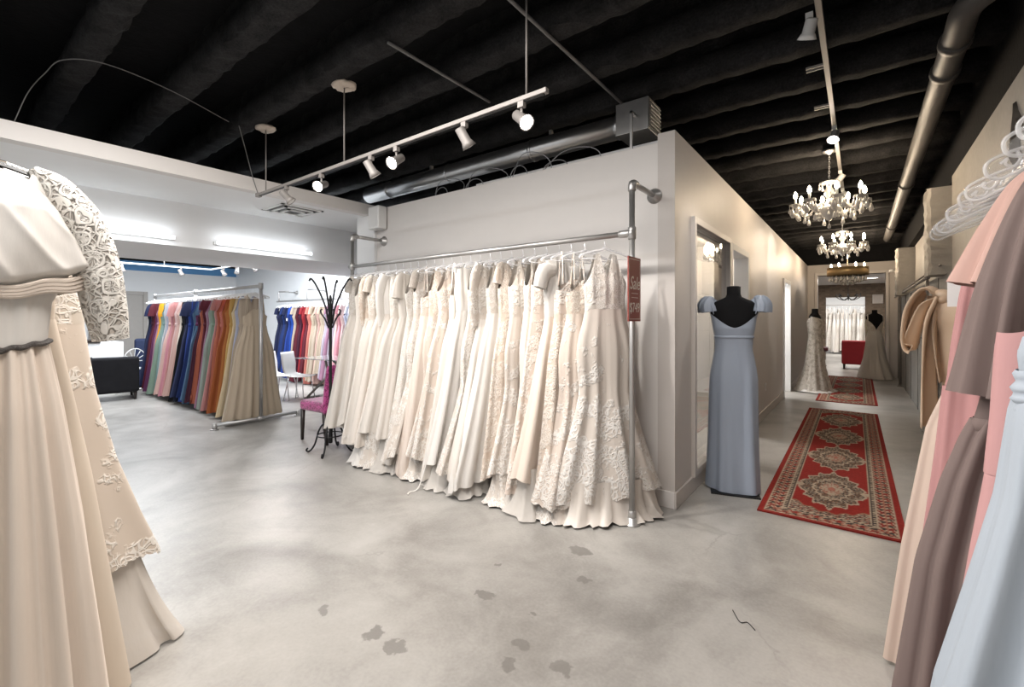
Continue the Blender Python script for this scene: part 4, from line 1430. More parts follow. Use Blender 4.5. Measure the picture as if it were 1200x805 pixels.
# gown with the lace sleeve (local +x -> world +Y)
g1 = hero('bridal_gown', 'ivory tulle gown with corded lace sleeve and beaded belt', 'wedding dress', LG, (GX, GY, 0), R(90),
          [(2.02, 0.10, 0.015), (1.94, 0.14, 0.045), (1.80, 0.16, 0.07), (1.64, 0.145, 0.075), (1.56, 0.105, 0.07), (1.41, 0.092, 0.068)],
          [(1.41, 0.092, 0.068), (1.2, 0.125, 0.10), (0.8, 0.175, 0.13), (0.4, 0.215, 0.16), (0.01, 0.25, 0.19)],
          'vneck', S_WH, T_FRONT, zsh=1.995, dip=0.10, back=0.06, seed=41, nb=9, ab=0.004, nf=11, a0=0.010, a1=0.03, hemvar=0.004)
P = sleeve_grid([(0.055, 0.0, 2.005), (0.115, -0.005, 1.945), (0.180, -0.01, 1.825), (0.222, -0.01, 1.675), (0.245, -0.005, 1.54), (0.262, 0.0, 1.425)], [0.018, 0.050, 0.070, 0.071, 0.067, 0.062, 0.052], 1.0, 5, 0.10, 4, 56, sub=9)
MB().grid(P).build('lace_sleeve', M_GUIP, g1)['label'] = 'puffed corded lace sleeve'
P = sleeve_grid([(-0.055, 0.0, 2.005), (-0.115, -0.005, 1.945), (-0.180, -0.01, 1.825), (-0.222, -0.01, 1.675), (-0.245, -0.005, 1.54), (-0.262, 0.0, 1.425)], [0.018, 0.050, 0.070, 0.071, 0.067, 0.062, 0.052], 1.0, 5, 0.10, 5, 40, sub=6)
MB().grid(P).build('lace_sleeve', M_GUIP, g1)['label'] = 'puffed corded lace sleeve'
# gathered drape from the neck to under the arm
rng = np.random.default_rng(8)
def drape_rows(front):
    rows_ = []
    for j in range(60):
        f = j / 59
        x0, z0 = -0.20 + 0.265 * f, 2.005 - 0.03 * abs(2 * f - 1) ** 2 - 0.02 * f
        x1, z1 = -0.26 + 0.455 * f, 1.565 + 0.10 * f ** 2.2
        row = []
        for k in range(56):
            q = k / 55
            x = x0 + (x1 - x0) * q ** 0.85
            z = z0 + (z1 - z0) * q
            puff = 0.060 * math.sin(PI * min(1, q * 0.97)) ** 0.8 * (q ** 0.7) * math.sin(PI * min(1, 0.12 + 0.88 * f)) ** 0.4
            fl = 0.017 * math.sin(2 * PI * (1.6 * q + 2.6 * f - 1.2 * q * f)) * (0.45 + 0.55 * f) * math.sin(PI * min(1, q * 1.05)) ** 0.5
            fl += 0.012 * (1 - abs(math.sin(PI * (3.6 * f - 1.5 * q + 0.3)))) ** 2 * q * 1.4
            y = 0.020 + 0.055 * min(1, q * 3) + puff + fl
            if q > 0.9:
                y -= 0.055 * ((q - 0.9) / 0.1) ** 1.5
                z += 0.012 * ((q - 0.9) / 0.1) ** 2
            row.append((x, -y if front else y, z))
        rows_.append(row)
    return np.array(rows_)


MB().grid(drape_rows(True), wrap=False).build('chiffon_drape', S_WH, g1, solid_t=0.003)
MB().grid(drape_rows(False), wrap=False).build('chiffon_drape', S_WH, g1, solid_t=0.003)
# gathered edge under the drape
P = []
for j in range(9):
    f = j / 8
    ux, uy, s_ = unit_ring(110)
    e = 0.006 + 0.009 * math.sin(f * PI * 4) ** 2
    P.append(np.stack([ux * (0.155 + e) + 0.02, uy * (0.085 + e), 1.615 - 0.045 * f + 0.26 * (ux * 0.16 + 0.0) * (1 - 0.3 * f) + 0.004 * np.sin(40 * s_)], -1))
MB().grid(np.array(P)).build('gathered_band', T_FRONT, g1)
P = []
for dz, e in ((0.012, 0.001), (0.007, 0.010), (0, 0.012), (-0.007, 0.010), (-0.012, 0.001)):
    ux, uy, s_ = unit_ring(90)
    P.append(np.stack([ux * (0.094 + e), uy * (0.070 + e), 1.405 + dz * 0.8 + 0.0025 * np.sin(60 * s_) + 0.02 * ux], -1))
MB().grid(np.array(P)).build('beaded_belt', solid('dark_bead_belt', (0.10, 0.09, 0.085), 0.35, 0.5, bscale=180, bstr=1.0, var=0.5), g1)
# second and third gowns behind it
g2 = hero('bridal_gown', 'smooth ivory satin gown just behind the sleeved gown', 'wedding dress', LG, (GX - 0.19, GY, 0), R(90),
          [(2.0, 0.10, 0.012), (1.92, 0.14, 0.03), (1.75, 0.15, 0.06), (1.62, 0.14, 0.06), (1.50, 0.135, 0.06)],
          [(1.50, 0.135, 0.06), (1.2, 0.185, 0.08), (0.9, 0.235, 0.09), (0.5, 0.29, 0.1), (0.01, 0.36, 0.11)],
          'tank', S_FRONT, S_FRONT, zsh=1.98, seed=43, nf=4, a0=0.004, a1=0.02, hemvar=0.003)
g3 = hero('bridal_gown', 'lace edged gown with long train behind the satin gown', 'wedding dress', LG, (GX - 0.38, GY, 0), R(90),
          [(2.0, 0.10, 0.012), (1.9, 0.18, 0.03), (1.75, 0.22, 0.06), (1.62, 0.235, 0.06), (1.48, 0.25, 0.06)],
          [(1.48, 0.25, 0.06), (1.2, 0.29, 0.07), (0.9, 0.36, 0.08), (0.62, 0.45, 0.09), (0.43, 0.52, 0.10)],
          'shell', lace('front_lace', (0.60, 0.53, 0.45), (0.75, 0.70, 0.64), 1.0), lace('front_lace_hem', (0.60, 0.515, 0.435), (0.75, 0.70, 0.64), 0.9, 0.50, 0.58, (0.35, 0.75)), zsh=1.98, seed=45, nf=5, a0=0.004, a1=0.02, hemvar=0.02, scal=0.012, nscal=30, tilt=-0.02)
rng = np.random.default_rng(12)
ux, uy, s = unit_ring(140)
rows = []
F = fold(s, 13, rng)
F2 = fold(s, 9, rng)
for j in range(24):
    f = j / 23
    z = 0.52 * (1 - f) + 0.012
    w_ = 0.40 + 0.12 * f + 0.05 * f ** 3
    rows.append(np.stack([ux * w_ + (0.008 + 0.022 * f) * F * np.sign(ux), uy * (0.05 + 0.09 * f) + (0.006 + 0.034 * f) * (F * (1 - f) + F2 * f), np.full(140, z)], -1))
MB().grid(np.array(rows)).build('tulle_train', cloth('train_tulle', (0.66, 0.61, 0.555), 0.9, 0.3, 0.1, alpha=0.9), g3)
for i, dx in enumerate((0, -0.19, -0.38)):
    t = thing('clothes_hanger', ['clear hanger carrying the lace sleeved gown in near corner', 'clear hanger carrying the smooth satin gown in near corner', 'clear hanger carrying the lace edged train gown in near corner'][i],
              'hanger', (GX + dx, GY - 0.035, GZ), R(90), 'clear hangers on the near corner rail')
    hk = MB().tube(arc_pts((0, 0, -0.003), 0.03, R(-50), R(190), 16, 'yz') + [], 0.004, 8)
    hk.tube(smooth_path([(0, 0.019, -0.026), (0, 0.004, -0.05), (0, 0, -0.1)], 4), 0.004, 8)
    hk.build('hook', M_CLEAR, t)
    MB().tube(smooth_path([(-0.16, 0, -0.135), (-0.08, 0, -0.112), (0, 0, -0.095), (0.08, 0, -0.112), (0.16, 0, -0.135)], 5), 0.010, 8, flat=1.6).build('shoulder_bar', M_CLEAR, t)
t = thing('garment_rail', 'steel clothes rail of the near corner, mostly out of view', 'clothes rack', (0, GY - 0.045, 0))
MB().cyl((GX - 2.4, 0, GZ), (GX + 0.03, 0, GZ), 0.021, 14).build('hanging_rail', M_STEEL, t)
for x in (GX - 2.3, ):
    m = MB().cyl((x, 0, 0), (x, 0, GZ + 0.03), 0.021, 14)
    flange(m, (x, 0, 0), (0, 0, 1), 0.07)
    m.build('post', M_STEEL, t)
m = MB().tube(smooth_path([(GX - 0.55, -0.0, GZ), (GX - 0.55, 0, GZ + 0.5), (GX - 0.55, 0, 3.45)], 4), 0.012, 10)
m.build('ceiling_rod', M_STEEL, t)

# ================================================================== foreground rack, right
RGX, RGZ = 0.52, 2.10
t = thing('garment_rail', 'steel clothes rail fixed along right wall holding pastel dresses', 'clothes rack', (RGX, 0, RGZ))
MB().cyl((0, 0.4, 0), (0, 3.35, 0), 0.019, 14).build('hanging_rail', M_STEEL, t)
for y in (0.6, 3.28):
    m = MB().cyl((0, y, 0), (0.24, y, 0), 0.016, 12)
    flange(m, (0.25, y, 0), (-1, 0, 0), 0.05)
    m.build('wall_arm', M_STEEL, t)
RGRP = 'pastel dresses on the right wall rail'


def F_(n, c, **k):
    return cloth(n, c, **k)


C_BLUE = F_('pale_blue_chiffon', (0.385, 0.425, 0.475), rough=0.8, sheen=0.15)
C_SALM = F_('salmon_crepe', (0.50, 0.275, 0.27), rough=0.65)
C_SALM2 = F_('salmon_chiffon', (0.48, 0.25, 0.245), rough=0.75)
C_MAUV = F_('dusty_mauve_chiffon', (0.185, 0.138, 0.126), rough=0.8)
C_BLSH = F_('warm_blush_chiffon', (0.54, 0.35, 0.30), rough=0.8)
C_CREAM = F_('sweeping_cream_chiffon', (0.62, 0.49, 0.41), rough=0.8)
C_CHAM = F_('champagne_bow_satin', (0.66, 0.49, 0.345), rough=0.38, sheen=0.1, spec=0.45, crease=0.2)


def gathered(parent, path, radii, mat, seed, flat=0.45, nf=6, af=0.16, N=60, name='flutter_sleeve', flataxis=(0, 1, 0)):
    return MB().grid(sleeve_grid(path, radii, flat, nf, af, seed, N, flataxis, 8)).build(name, mat, parent)


# pale blue, nearest
d_ = hero('evening_dress', 'pale blue chiffon dress with wrapped waist, nearest on right rail', 'dress', RGRP, (RGX, 1.50, 0), 0,
          [(1.66, 0.15, 0.02), (1.60, 0.18, 0.05), (1.50, 0.225, 0.07), (1.42, 0.24, 0.075), (1.36, 0.235, 0.075)],
          [(1.36, 0.235, 0.075), (1.30, 0.25, 0.085), (1.1, 0.27, 0.10), (0.9, 0.31, 0.115), (0.62, 0.37, 0.13), (0.02, 0.45, 0.15)],
          'strapless', C_BLUE, C_BLUE, zsh=1.76, xmax=0.215, seed=61, nb=9, ab=0.004, nf=13, a0=0.010, a1=0.032, hemvar=0.005)
ux, uy, s = unit_ring(140)
P = []
for j in range(15):
    f = j / 14
    z = 1.415 - 0.10 * f
    e = 0.003 + 0.004 * math.sin(f * PI * 7) + 0.006 * math.sin(PI * f)
    P.append(np.stack([np.where(ux > 0, 0.86, 1) * ux * (0.238 + e), uy * (0.078 + e), z + 0.03 * ux + 0.004 * np.sin(6 * s + 5 * f)], -1))
MB().grid(np.array(P)).build('wrapped_sash', C_BLUE, d_)
for sx in (-1, 1):
    MB().tube(smooth_path([(sx * 0.12, -0.07, 1.52), (sx * 0.11, -0.03, 1.75), (sx * 0.10, 0, 1.955), (sx * 0.11, 0.03, 1.75), (sx * 0.12, 0.07, 1.50)], 6), 0.006, 6).build('strap', C_BLUE, d_)

# salmon crepe strapless
d_ = hero('evening_dress', 'smooth salmon pink strapless dress between blue and mauve dresses', 'dress', RGRP, (RGX, 1.70, 0), 0,
          [(1.60, 0.22, 0.05), (1.52, 0.235, 0.06), (1.46, 0.240, 0.07), (1.25, 0.250, 0.07), (1.10, 0.262, 0.075)],
          [(1.10, 0.262, 0.075), (0.9, 0.29, 0.085), (0.5, 0.34, 0.095), (0.02, 0.40, 0.11)],
          'strapless', C_SALM, C_SALM, zsh=1.765, xmax=0.215, seed=63, nb=3, ab=0.002, nf=7, a0=0.003, a1=0.02, hemvar=0.005)
for sx in (-1, 1):
    MB().tube(smooth_path([(sx * 0.14, -0.05, 1.50), (sx * 0.12, -0.03, 1.75), (sx * 0.11, 0, 1.955), (sx * 0.12, 0.03, 1.75), (sx * 0.14, 0.05, 1.50)], 6), 0.005, 6).build('strap', C_SALM, d_)

# mauve chiffon with flutter sleeve
d_ = hero('evening_dress', 'dusty mauve chiffon dress with long flutter sleeve and gathered waist', 'dress', RGRP, (RGX, 1.95, 0), 0,
          [(2.0, 0.07, 0.012), (1.90, 0.10, 0.03), (1.72, 0.15, 0.055), (1.40, 0.205, 0.06), (1.20, 0.245, 0.06)],
          [(1.20, 0.245, 0.06), (1.15, 0.265, 0.07), (1.0, 0.31, 0.085), (0.74, 0.365, 0.10), (0.28, 0.42, 0.115), (0.02, 0.44, 0.12)],
          'vneck', C_MAUV, C_MAUV, zsh=1.985, xmax=0.215, seed=65, nb=8, ab=0.006, nf=19, a0=0.013, a1=0.024, hemvar=0.004)
for sx in (-1, 1):
    k_ = 1.0 if sx < 0 else 0.6
    gathered(d_, [(sx * 0.05, -0.005, 1.97), (sx * 0.10 * k_, -0.015, 1.86), (sx * 0.15 * k_, -0.03, 1.60), (sx * 0.185 * k_, -0.04, 1.27)], [0.03, 0.052, 0.078, 0.098], C_MAUV, 66 + sx, 0.8, 6, 0.45)
ux, uy, s = unit_ring(140)
P = []
for dz, e in ((0.022, 0.001), (0.015, 0.008), (0.0, 0.009), (-0.012, 0.007), (-0.018, 0.001)):
    P.append(np.stack([np.where(ux > 0, 0.84, 1) * ux * (0.246 + e), uy * (0.062 + e), 1.20 + dz + 0.02 * ux], -1))
MB().grid(np.array(P)).build('waistband', C_MAUV, d_)

# blush with fluttering cape sleeve
d_ = hero('evening_dress', 'blush chiffon dress with wide flutter sleeve behind the mauve dress', 'dress', RGRP, (RGX, 2.16, 0), 0,
          [(2.0, 0.12, 0.012), (1.90, 0.15, 0.03), (1.72, 0.19, 0.05), (1.45, 0.19, 0.05), (1.30, 0.18, 0.05)],
          [(1.30, 0.18, 0.05), (1.0, 0.22, 0.065), (0.5, 0.29, 0.08), (0.02, 0.35, 0.09)],
          'vneck', C_BLSH, C_BLSH, zsh=1.985, xmax=0.215, seed=67, nb=8, ab=0.005, nf=11, a0=0.008, a1=0.02, hemvar=0.004)
for sx in (-1, 1):
    k_ = 1.0 if sx < 0 else 0.6
    gathered(d_, [(sx * 0.03, -0.01, 1.985), (sx * 0.08 * k_, -0.015, 1.92), (sx * 0.12 * k_, -0.03, 1.78), (sx * 0.165 * k_, -0.04, 1.60)], [0.025, 0.055, 0.080, 0.100], C_BLSH, 70 + sx, 0.7, 4, 0.35)

# salmon chiffon, long straight panels
d_ = hero('evening_dress', 'salmon chiffon dress with straight hanging panels before the cream dress', 'dress', RGRP, (RGX, 2.36, 0), 0,
          [(2.0, 0.12, 0.012), (1.90, 0.17, 0.025), (1.60, 0.225, 0.05), (1.4, 0.25, 0.05), (1.25, 0.265, 0.05)],
          [(1.25, 0.265, 0.05), (1.0, 0.285, 0.065), (0.7, 0.315, 0.075), (0.3, 0.34, 0.08), (0.02, 0.36, 0.085)],
          'vneck', C_SALM2, C_SALM2, zsh=1.975, xmax=0.215, seed=71, nb=11, ab=0.012, nf=11, a0=0.016, a1=0.022, hemvar=0.006)
# cream / blush skirt reaching the floor
d_ = hero('evening_dress', 'cream chiffon dress whose hem sweeps the floor by the runner', 'dress', RGRP, (RGX, 2.58, 0), 0,
          [(2.0, 0.12, 0.012), (1.90, 0.15, 0.025), (1.62, 0.19, 0.05), (1.4, 0.20, 0.05), (1.30, 0.205, 0.05)],
          [(1.30, 0.205, 0.05), (1.05, 0.29, 0.065), (0.54, 0.365, 0.085), (0.02, 0.425, 0.10)],
          'tank', C_CREAM, C_CREAM, zsh=1.975, xmax=0.215, seed=73, nb=7, ab=0.006, nf=9, a0=0.008, a1=0.022, hemvar=0.004)
for z0 in (1.62, ):
    tag_card(d_, (-0.215, -0.06, 1.66), M_TAG, 0.05, 0.11)
# champagne satin with a big shoulder bow
d_ = hero('evening_dress', 'champagne satin dress with big bow, farthest on the right rail', 'dress', RGRP, (RGX, 3.05, 0), 0,
          [(1.80, 0.22, 0.05), (1.66, 0.25, 0.075), (1.56, 0.262, 0.085), (1.50, 0.25, 0.08), (1.44, 0.215, 0.065), (1.05, 0.19, 0.06)],
          [(1.05, 0.19, 0.06), (0.9, 0.21, 0.07), (0.5, 0.25, 0.08), (0.02, 0.27, 0.085)],
          'strapless', C_CHAM, C_CHAM, zsh=1.915, xmax=0.215, seed=75, nb=4, ab=0.004, nf=6, a0=0.004, a1=0.016, hemvar=0.004)
# bow: two loops and two tails on the corridor side
bw = MB()
BAX = (0.55, 0.8, 0.12)


def ribbon(m, pts, width, wave=0.0, ax=(0, 1, 0)):
    P_ = smooth_path(pts, 8)
    rows_ = []
    for i, p in enumerate(P_):
        t_ = (P_[min(i + 1, len(P_) - 1)] - P_[max(i - 1, 0)]).normalized()
        a_ = (Vector(ax) - t_ * Vector(ax).dot(t_)).normalized()
        n_ = t_.cross(a_)
        f = i / (len(P_) - 1)
        wd = np.interp(f, np.linspace(0, 1, len(width)), width)
        rows_.append([tuple(p + a_ * wd * (q - 0.5) + n_ * wave * math.sin(2 * PI * q * 1.0 + 2 * f) * wd) for q in np.linspace(0, 1, 12)])
    m.grid(np.array(rows_), wrap=False)


ribbon(bw, [(-0.20, -0.05, 1.615), (-0.265, -0.06, 1.645), (-0.315, -0.055, 1.555), (-0.33, -0.05, 1.415), (-0.318, -0.045, 1.355), (-0.30, -0.045, 1.425), (-0.265, -0.05, 1.555), (-0.22, -0.05, 1.600)], [0.05, 0.11, 0.13, 0.13, 0.13, 0.12, 0.09, 0.05], 0.08, BAX)
ribbon(bw, [(-0.22, -0.06, 1.605), (-0.255, -0.07, 1.475), (-0.265, -0.07, 1.235), (-0.262, -0.065, 0.975)], [0.05, 0.10, 0.11, 0.12], 0.14, BAX)
ribbon(bw, [(-0.21, -0.02, 1.605), (-0.225, -0.03, 1.455), (-0.215, -0.03, 1.315), (-0.20, -0.03, 1.195)], [0.05, 0.09, 0.10, 0.08], 0.14, BAX)
bw.build('bow', C_CHAM, d_, solid_t=0.004)['label'] = 'large looped bow with hanging tails'
MB().ball((-0.205, -0.055, 1.61), 0.035, 12, 8, (1, .7, 1)).build('bow_knot', C_CHAM, d_)


M_HANGC = solid('clear_acrylic_edge', (0.86, 0.85, 0.85), 0.08, spec=1.0, var=0.02)
M_HANGC.node_tree.nodes['Principled BSDF'].inputs['Alpha'].default_value = 0.34
M_WEB = solid('clear_acrylic_web', (0.80, 0.79, 0.78), 0.05, spec=1.0, var=0.02)
M_WEB.node_tree.nodes['Principled BSDF'].inputs['Alpha'].default_value = 0.10


def big_hanger(label, loc, rot=0.0):
    if 'big' in HG:
        return again(HG['big'], label, loc, rot)
    t = thing('clothes_hanger', label, 'hanger', loc, rot, 'clear plastic hangers on the right wall rail')
    hk = MB().tube(arc_pts((0, 0, -0.003), 0.026, R(-20), R(200), 16, 'xz'), 0.0035, 8)
    hk.tube(smooth_path([(0.0244, 0, -0.012), (0.012, 0, -0.035), (0.0, 0, -0.05), (0, 0, -0.085)], 5), 0.0035, 8)
    hk.build('hook', M_CHROME, t)
    b_ = MB()
    for s in (-1, 1):
        out_ = smooth_path([(0, 0, -0.075), (s * 0.06, 0, -0.082), (s * 0.14, 0, -0.105), (s * 0.205, 0, -0.128), (s * 0.232, 0, -0.150), (s * 0.228, 0, -0.182), (s * 0.20, 0, -0.192), (s * 0.165, 0, -0.176),
                            (s * 0.10, 0, -0.146), (s * 0.04, 0, -0.122), (0, 0, -0.116)], 6)
        b_.tube(out_, 0.0052, 8)
        b_.tube(smooth_path([(s * 0.165, 0, -0.118), (s * 0.158, 0, -0.140), (s * 0.172, 0, -0.160), (s * 0.190, 0, -0.152), (s * 0.186, 0, -0.136), (s * 0.20, 0, -0.150)], 5), 0.0048, 8)
    b_.build('shoulder_frame', M_HANGC, t)
    w_ = MB()
    xs = np.linspace(-0.228, 0.228, 40)
    up_ = -0.075 - 0.055 * np.clip(np.abs(xs) / 0.205, 0, 1) ** 1.3 - 0.03 * np.clip((np.abs(xs) - 0.2) / 0.03, 0, 1)
    lo_ = -0.116 - 0.070 * np.clip(np.abs(xs) / 0.2, 0, 1) ** 1.15
    rows_ = np.array([[(x, -0.002, a + (b2 - a) * q) for q in np.linspace(0.05, 0.95, 4)] for x, a, b2 in zip(xs, up_, lo_)])
    w_.grid(rows_, wrap=False).build('flat_web', M_WEB, t, solid_t=0.002)
    HG['big'] = t
    return t


HL = [(1.50, 'pale blue dress'), (1.70, 'smooth salmon dress'), (1.95, 'mauve dress'), (2.16, 'blush flutter sleeve dress'), (2.36, 'salmon chiffon dress'), (2.58, 'cream dress'), (3.05, 'champagne bow dress')]
for i, (y, nme) in enumerate(HL):
    big_hanger(f'clear plastic hanger carrying the {nme}', (RGX, y, RGZ + 0.0), R((-10, 8, 12, -12, 9, -8, 6)[i]))
for i, (y, nme) in enumerate([(2.72, 'empty clear plastic hanger between cream and champagne dresses'), (2.90, 'empty clear plastic hanger beside the champagne bow dress'), (3.22, 'empty clear plastic hanger at the end of right rail')]):
    big_hanger(nme, (RGX, y, RGZ), R((16, -12, 10)[i]))

# ================================================================== dress forms
M_FORM = solid('black_velvet_form', (0.006, 0.006, 0.007), 0.85, spec=0.2, var=0.3)


def dress_form(label, loc, rotz, zs=1.0):
    t = thing('dress_form', label, 'mannequin', loc, rotz)
    ux, uy, s = unit_ring(40, 2.1, 0.6)
    pr = [(1.79, 0.0, 0.0, 0), (1.79, 0.04, 0.04, 0), (1.785, 0.056, 0.056, 0), (1.72, 0.056, 0.056, 0), (1.695, 0.065, 0.060, 0.002), (1.675, 0.105, 0.062, 0.004), (1.655, 0.150, 0.064, 0.006), (1.62, 0.185, 0.072, 0.006),
          (1.57, 0.190, 0.082, 0.0), (1.50, 0.172, 0.098, -0.008), (1.42, 0.163, 0.108, -0.012), (1.34, 0.148, 0.094, -0.005), (1.24, 0.128, 0.084, 0), (1.14, 0.150, 0.098, 0.004), (1.02, 0.172, 0.112, 0.008), (0.92, 0.170, 0.112, 0.006), (0.85, 0.15, 0.10, 0.004), (0.85, 0, 0, 0)]
    P_ = np.array([np.stack([ux * a, uy * b_ + dy, np.full(40, z * zs)], -1) for z, a, b_, dy in pr])
    MB().grid(P_).build('torso', M_FORM, t)
    MB().cyl((0, 0, 0.02), (0, 0, 0.86 * zs), 0.016, 12).build('pole', M_IRON, t)
    MB().span((-0.19, -0.19, 0.0), (0.19, 0.19, 0.012)).lathe([(0.04, 0.012), (0.03, 0.03), (0.0, 0.03)], (0, 0, 0), 16).build('base', M_IRON, t)
    return t


def worn(name, label, group, loc, rotz, bod, ski, front, back, mb_, ms_, nf, a1, seed, train=0.0, Rs=26, N=96, off=0.0):
    """gown on a form: neckline given by height at the centre front / back and at the sides"""
    t = thing(name, label, 'dress', loc, rotz, group)
    rng_ = np.random.default_rng(seed)
    ux, uy, s = unit_ring(N, 2.1, 0.6)
    zw = bod[-1][0]
    f_ = np.where(uy < 0, front[0] + (front[1] - front[0]) * np.abs(ux) ** front[2], back[0] + (back[1] - back[0]) * np.abs(ux) ** back[2])
    rows_ = []
    for j in range(13):
        f = j / 12
        z = f_ + (zw - f_) * f
        rows_.append(np.stack([ux * prof(bod, z, 1), uy * prof(bod, z, 2), z], -1))
    MB().grid(np.array(rows_)).build('bodice', mb_, t)
    st = rng_.bit_generator.state
    rows_ = []
    for j in range(Rs + 1):
        f = j / Rs
        rng_.bit_generator.state = st
        F = fold(s, nf, rng_, f)
        z = zw + (ski[-1][0] - zw) * f + 0.004 * F * f
        w_, t_ = prof(ski, z, 1), prof(ski, z, 2)
        D = (0.001 + a1 * f ** 1.2) * F
        nx, ny = ux / w_, uy / t_
        nl = np.hypot(nx, ny)
        tr = train * np.clip(uy, 0, 1) * f ** 4
        rows_.append(np.stack([ux * w_ + D * nx / nl, uy * t_ + D * ny / nl + tr, np.maximum(z, 0.008)], -1))
    MB().grid(np.array(rows_)).build('skirt', ms_, t)
    return t


# dusty blue gown: local +y is the wearer's back
fa = R(196)
F1 = (-0.885, 4.38, 0)
dress_form('black dress form wearing the dusty blue gown beside the shop window', F1, fa)
C_DUST = cloth('dusty_blue_satin', (0.315, 0.36, 0.44), 0.40, 0.15, 0.45, crease=0.18)
g = worn('evening_gown', 'dusty blue satin gown with shoulder bows on the black form', None, F1, fa,
         [(1.64, 0.195, 0.088), (1.57, 0.198, 0.092), (1.50, 0.180, 0.106), (1.42, 0.170, 0.116), (1.345, 0.156, 0.102)],
         [(1.345, 0.156, 0.102), (1.24, 0.150, 0.098), (1.12, 0.172, 0.115), (1.0, 0.192, 0.130), (0.85, 0.196, 0.134), (0.4, 0.203, 0.15), (0.015, 0.218, 0.17)],
         (1.50, 1.56, 1.0), (1.425, 1.555, 1.7), C_DUST, C_DUST, 5, 0.022, 81)
ux, uy, s = unit_ring(96, 2.1, 0.6)
MB().grid(np.array([np.stack([ux * (0.157 + e), uy * (0.103 + e), np.full(96, 1.345 + dz)], -1) for dz, e in ((0.012, 0.001), (0.008, 0.005), (-0.008, 0.005), (-0.012, 0.001))])).build('waist_seam', C_DUST, g)
for sx in (-1, 1):
    b_ = MB()
    for q, (dx, dy, h) in enumerate(((0.0, 0.035, 0.10), (0.035, -0.02, 0.11), (0.0, -0.055, 0.10), (-0.03, 0.0, 0.09))):
        P_ = sleeve_grid([(sx * 0.160, 0.0, 1.665), (sx * (0.185 + dx), dy, 1.675), (sx * (0.21 + dx), dy * 1.4, 1.63), (sx * (0.205 + dx), dy * 1.6, 1.565)], [0.012, 0.034, 0.050, 0.052], 0.4, 6, 0.38, 90 + q, 24, sub=4)
        b_.grid(P_)
    b_.tube(smooth_path([(sx * 0.165, 0.07, 1.545), (sx * 0.178, 0.055, 1.62), (sx * 0.165, 0.0, 1.66), (sx * 0.17, -0.06, 1.62), (sx * 0.165, -0.085, 1.55)], 5), 0.018, 8, flat=0.3)
    b_.build('shoulder_bow', C_DUST, g)

# lace gown down the corridor, seen from the side
F2 = (-0.74, 11.35, 0)
dress_form('black dress form in lace gown beside the far white doorway', F2, R(70), 0.96)
g = worn('bridal_gown', 'beige lace gown with open back on form by the far doorway', None, F2, R(70),
         [(1.58, 0.205, 0.10), (1.50, 0.215, 0.115), (1.40, 0.195, 0.135), (1.30, 0.178, 0.124), (1.17, 0.150, 0.104)],
         [(1.17, 0.150, 0.104), (1.0, 0.18, 0.125), (0.85, 0.195, 0.14), (0.5, 0.23, 0.18), (0.2, 0.30, 0.25), (0.01, 0.36, 0.30)],
         (1.50, 1.55, 1.0), (1.22, 1.52, 0.8), lace('form_lace', (0.40, 0.36, 0.31), (0.66, 0.62, 0.57), 1.6, 0.4, 0.5), lace('form_lace', None, None), 9, 0.025, 83, 0.08)
P = sleeve_grid([(0.19, 0.0, 1.55), (0.235, 0.0, 1.44), (0.24, -0.02, 1.28), (0.22, -0.05, 1.10)], [0.045, 0.06, 0.05, 0.045], 0.9, 4, 0.1, 3, 24, sub=4)
MB().grid(P).build('lace_sleeve', lace('form_lace', None, None), g)
rng = np.random.default_rng(5)
MB().grid(puddle(0.33, 0.27, 0.06, rng, 60, 0, 0.06)).build('tulle_hem', S_WH, g)

# white gown by the end doorway
F3 = (0.30, 14.85, 0)
dress_form('black dress form in white gown beside the end doorway', F3, R(200), 0.97)
g = worn('bridal_gown', 'white gown with lace straps and low back on form by end doorway', None, F3, R(200),
         [(1.58, 0.195, 0.092), (1.50, 0.19, 0.10), (1.40, 0.176, 0.116), (1.30, 0.162, 0.108), (1.2, 0.142, 0.094)],
         [(1.2, 0.142, 0.094), (1.0, 0.185, 0.125), (0.85, 0.20, 0.14), (0.5, 0.24, 0.2), (0.2, 0.31, 0.3), (0.01, 0.36, 0.36)],
         (1.42, 1.55, 1.0), (1.22, 1.50, 0.8), L_IV2, S_WH, 9, 0.02, 85, 0.15)
for sx in (-1, 1):
    MB().tube(smooth_path([(sx * 0.165, 0.06, 1.44), (sx * 0.165, 0.05, 1.56), (sx * 0.15, 0.0, 1.60), (sx * 0.155, -0.06, 1.55), (sx * 0.15, -0.09, 1.46)], 5), 0.022, 8, flat=0.3).build('lace_strap', L_IV2, g)

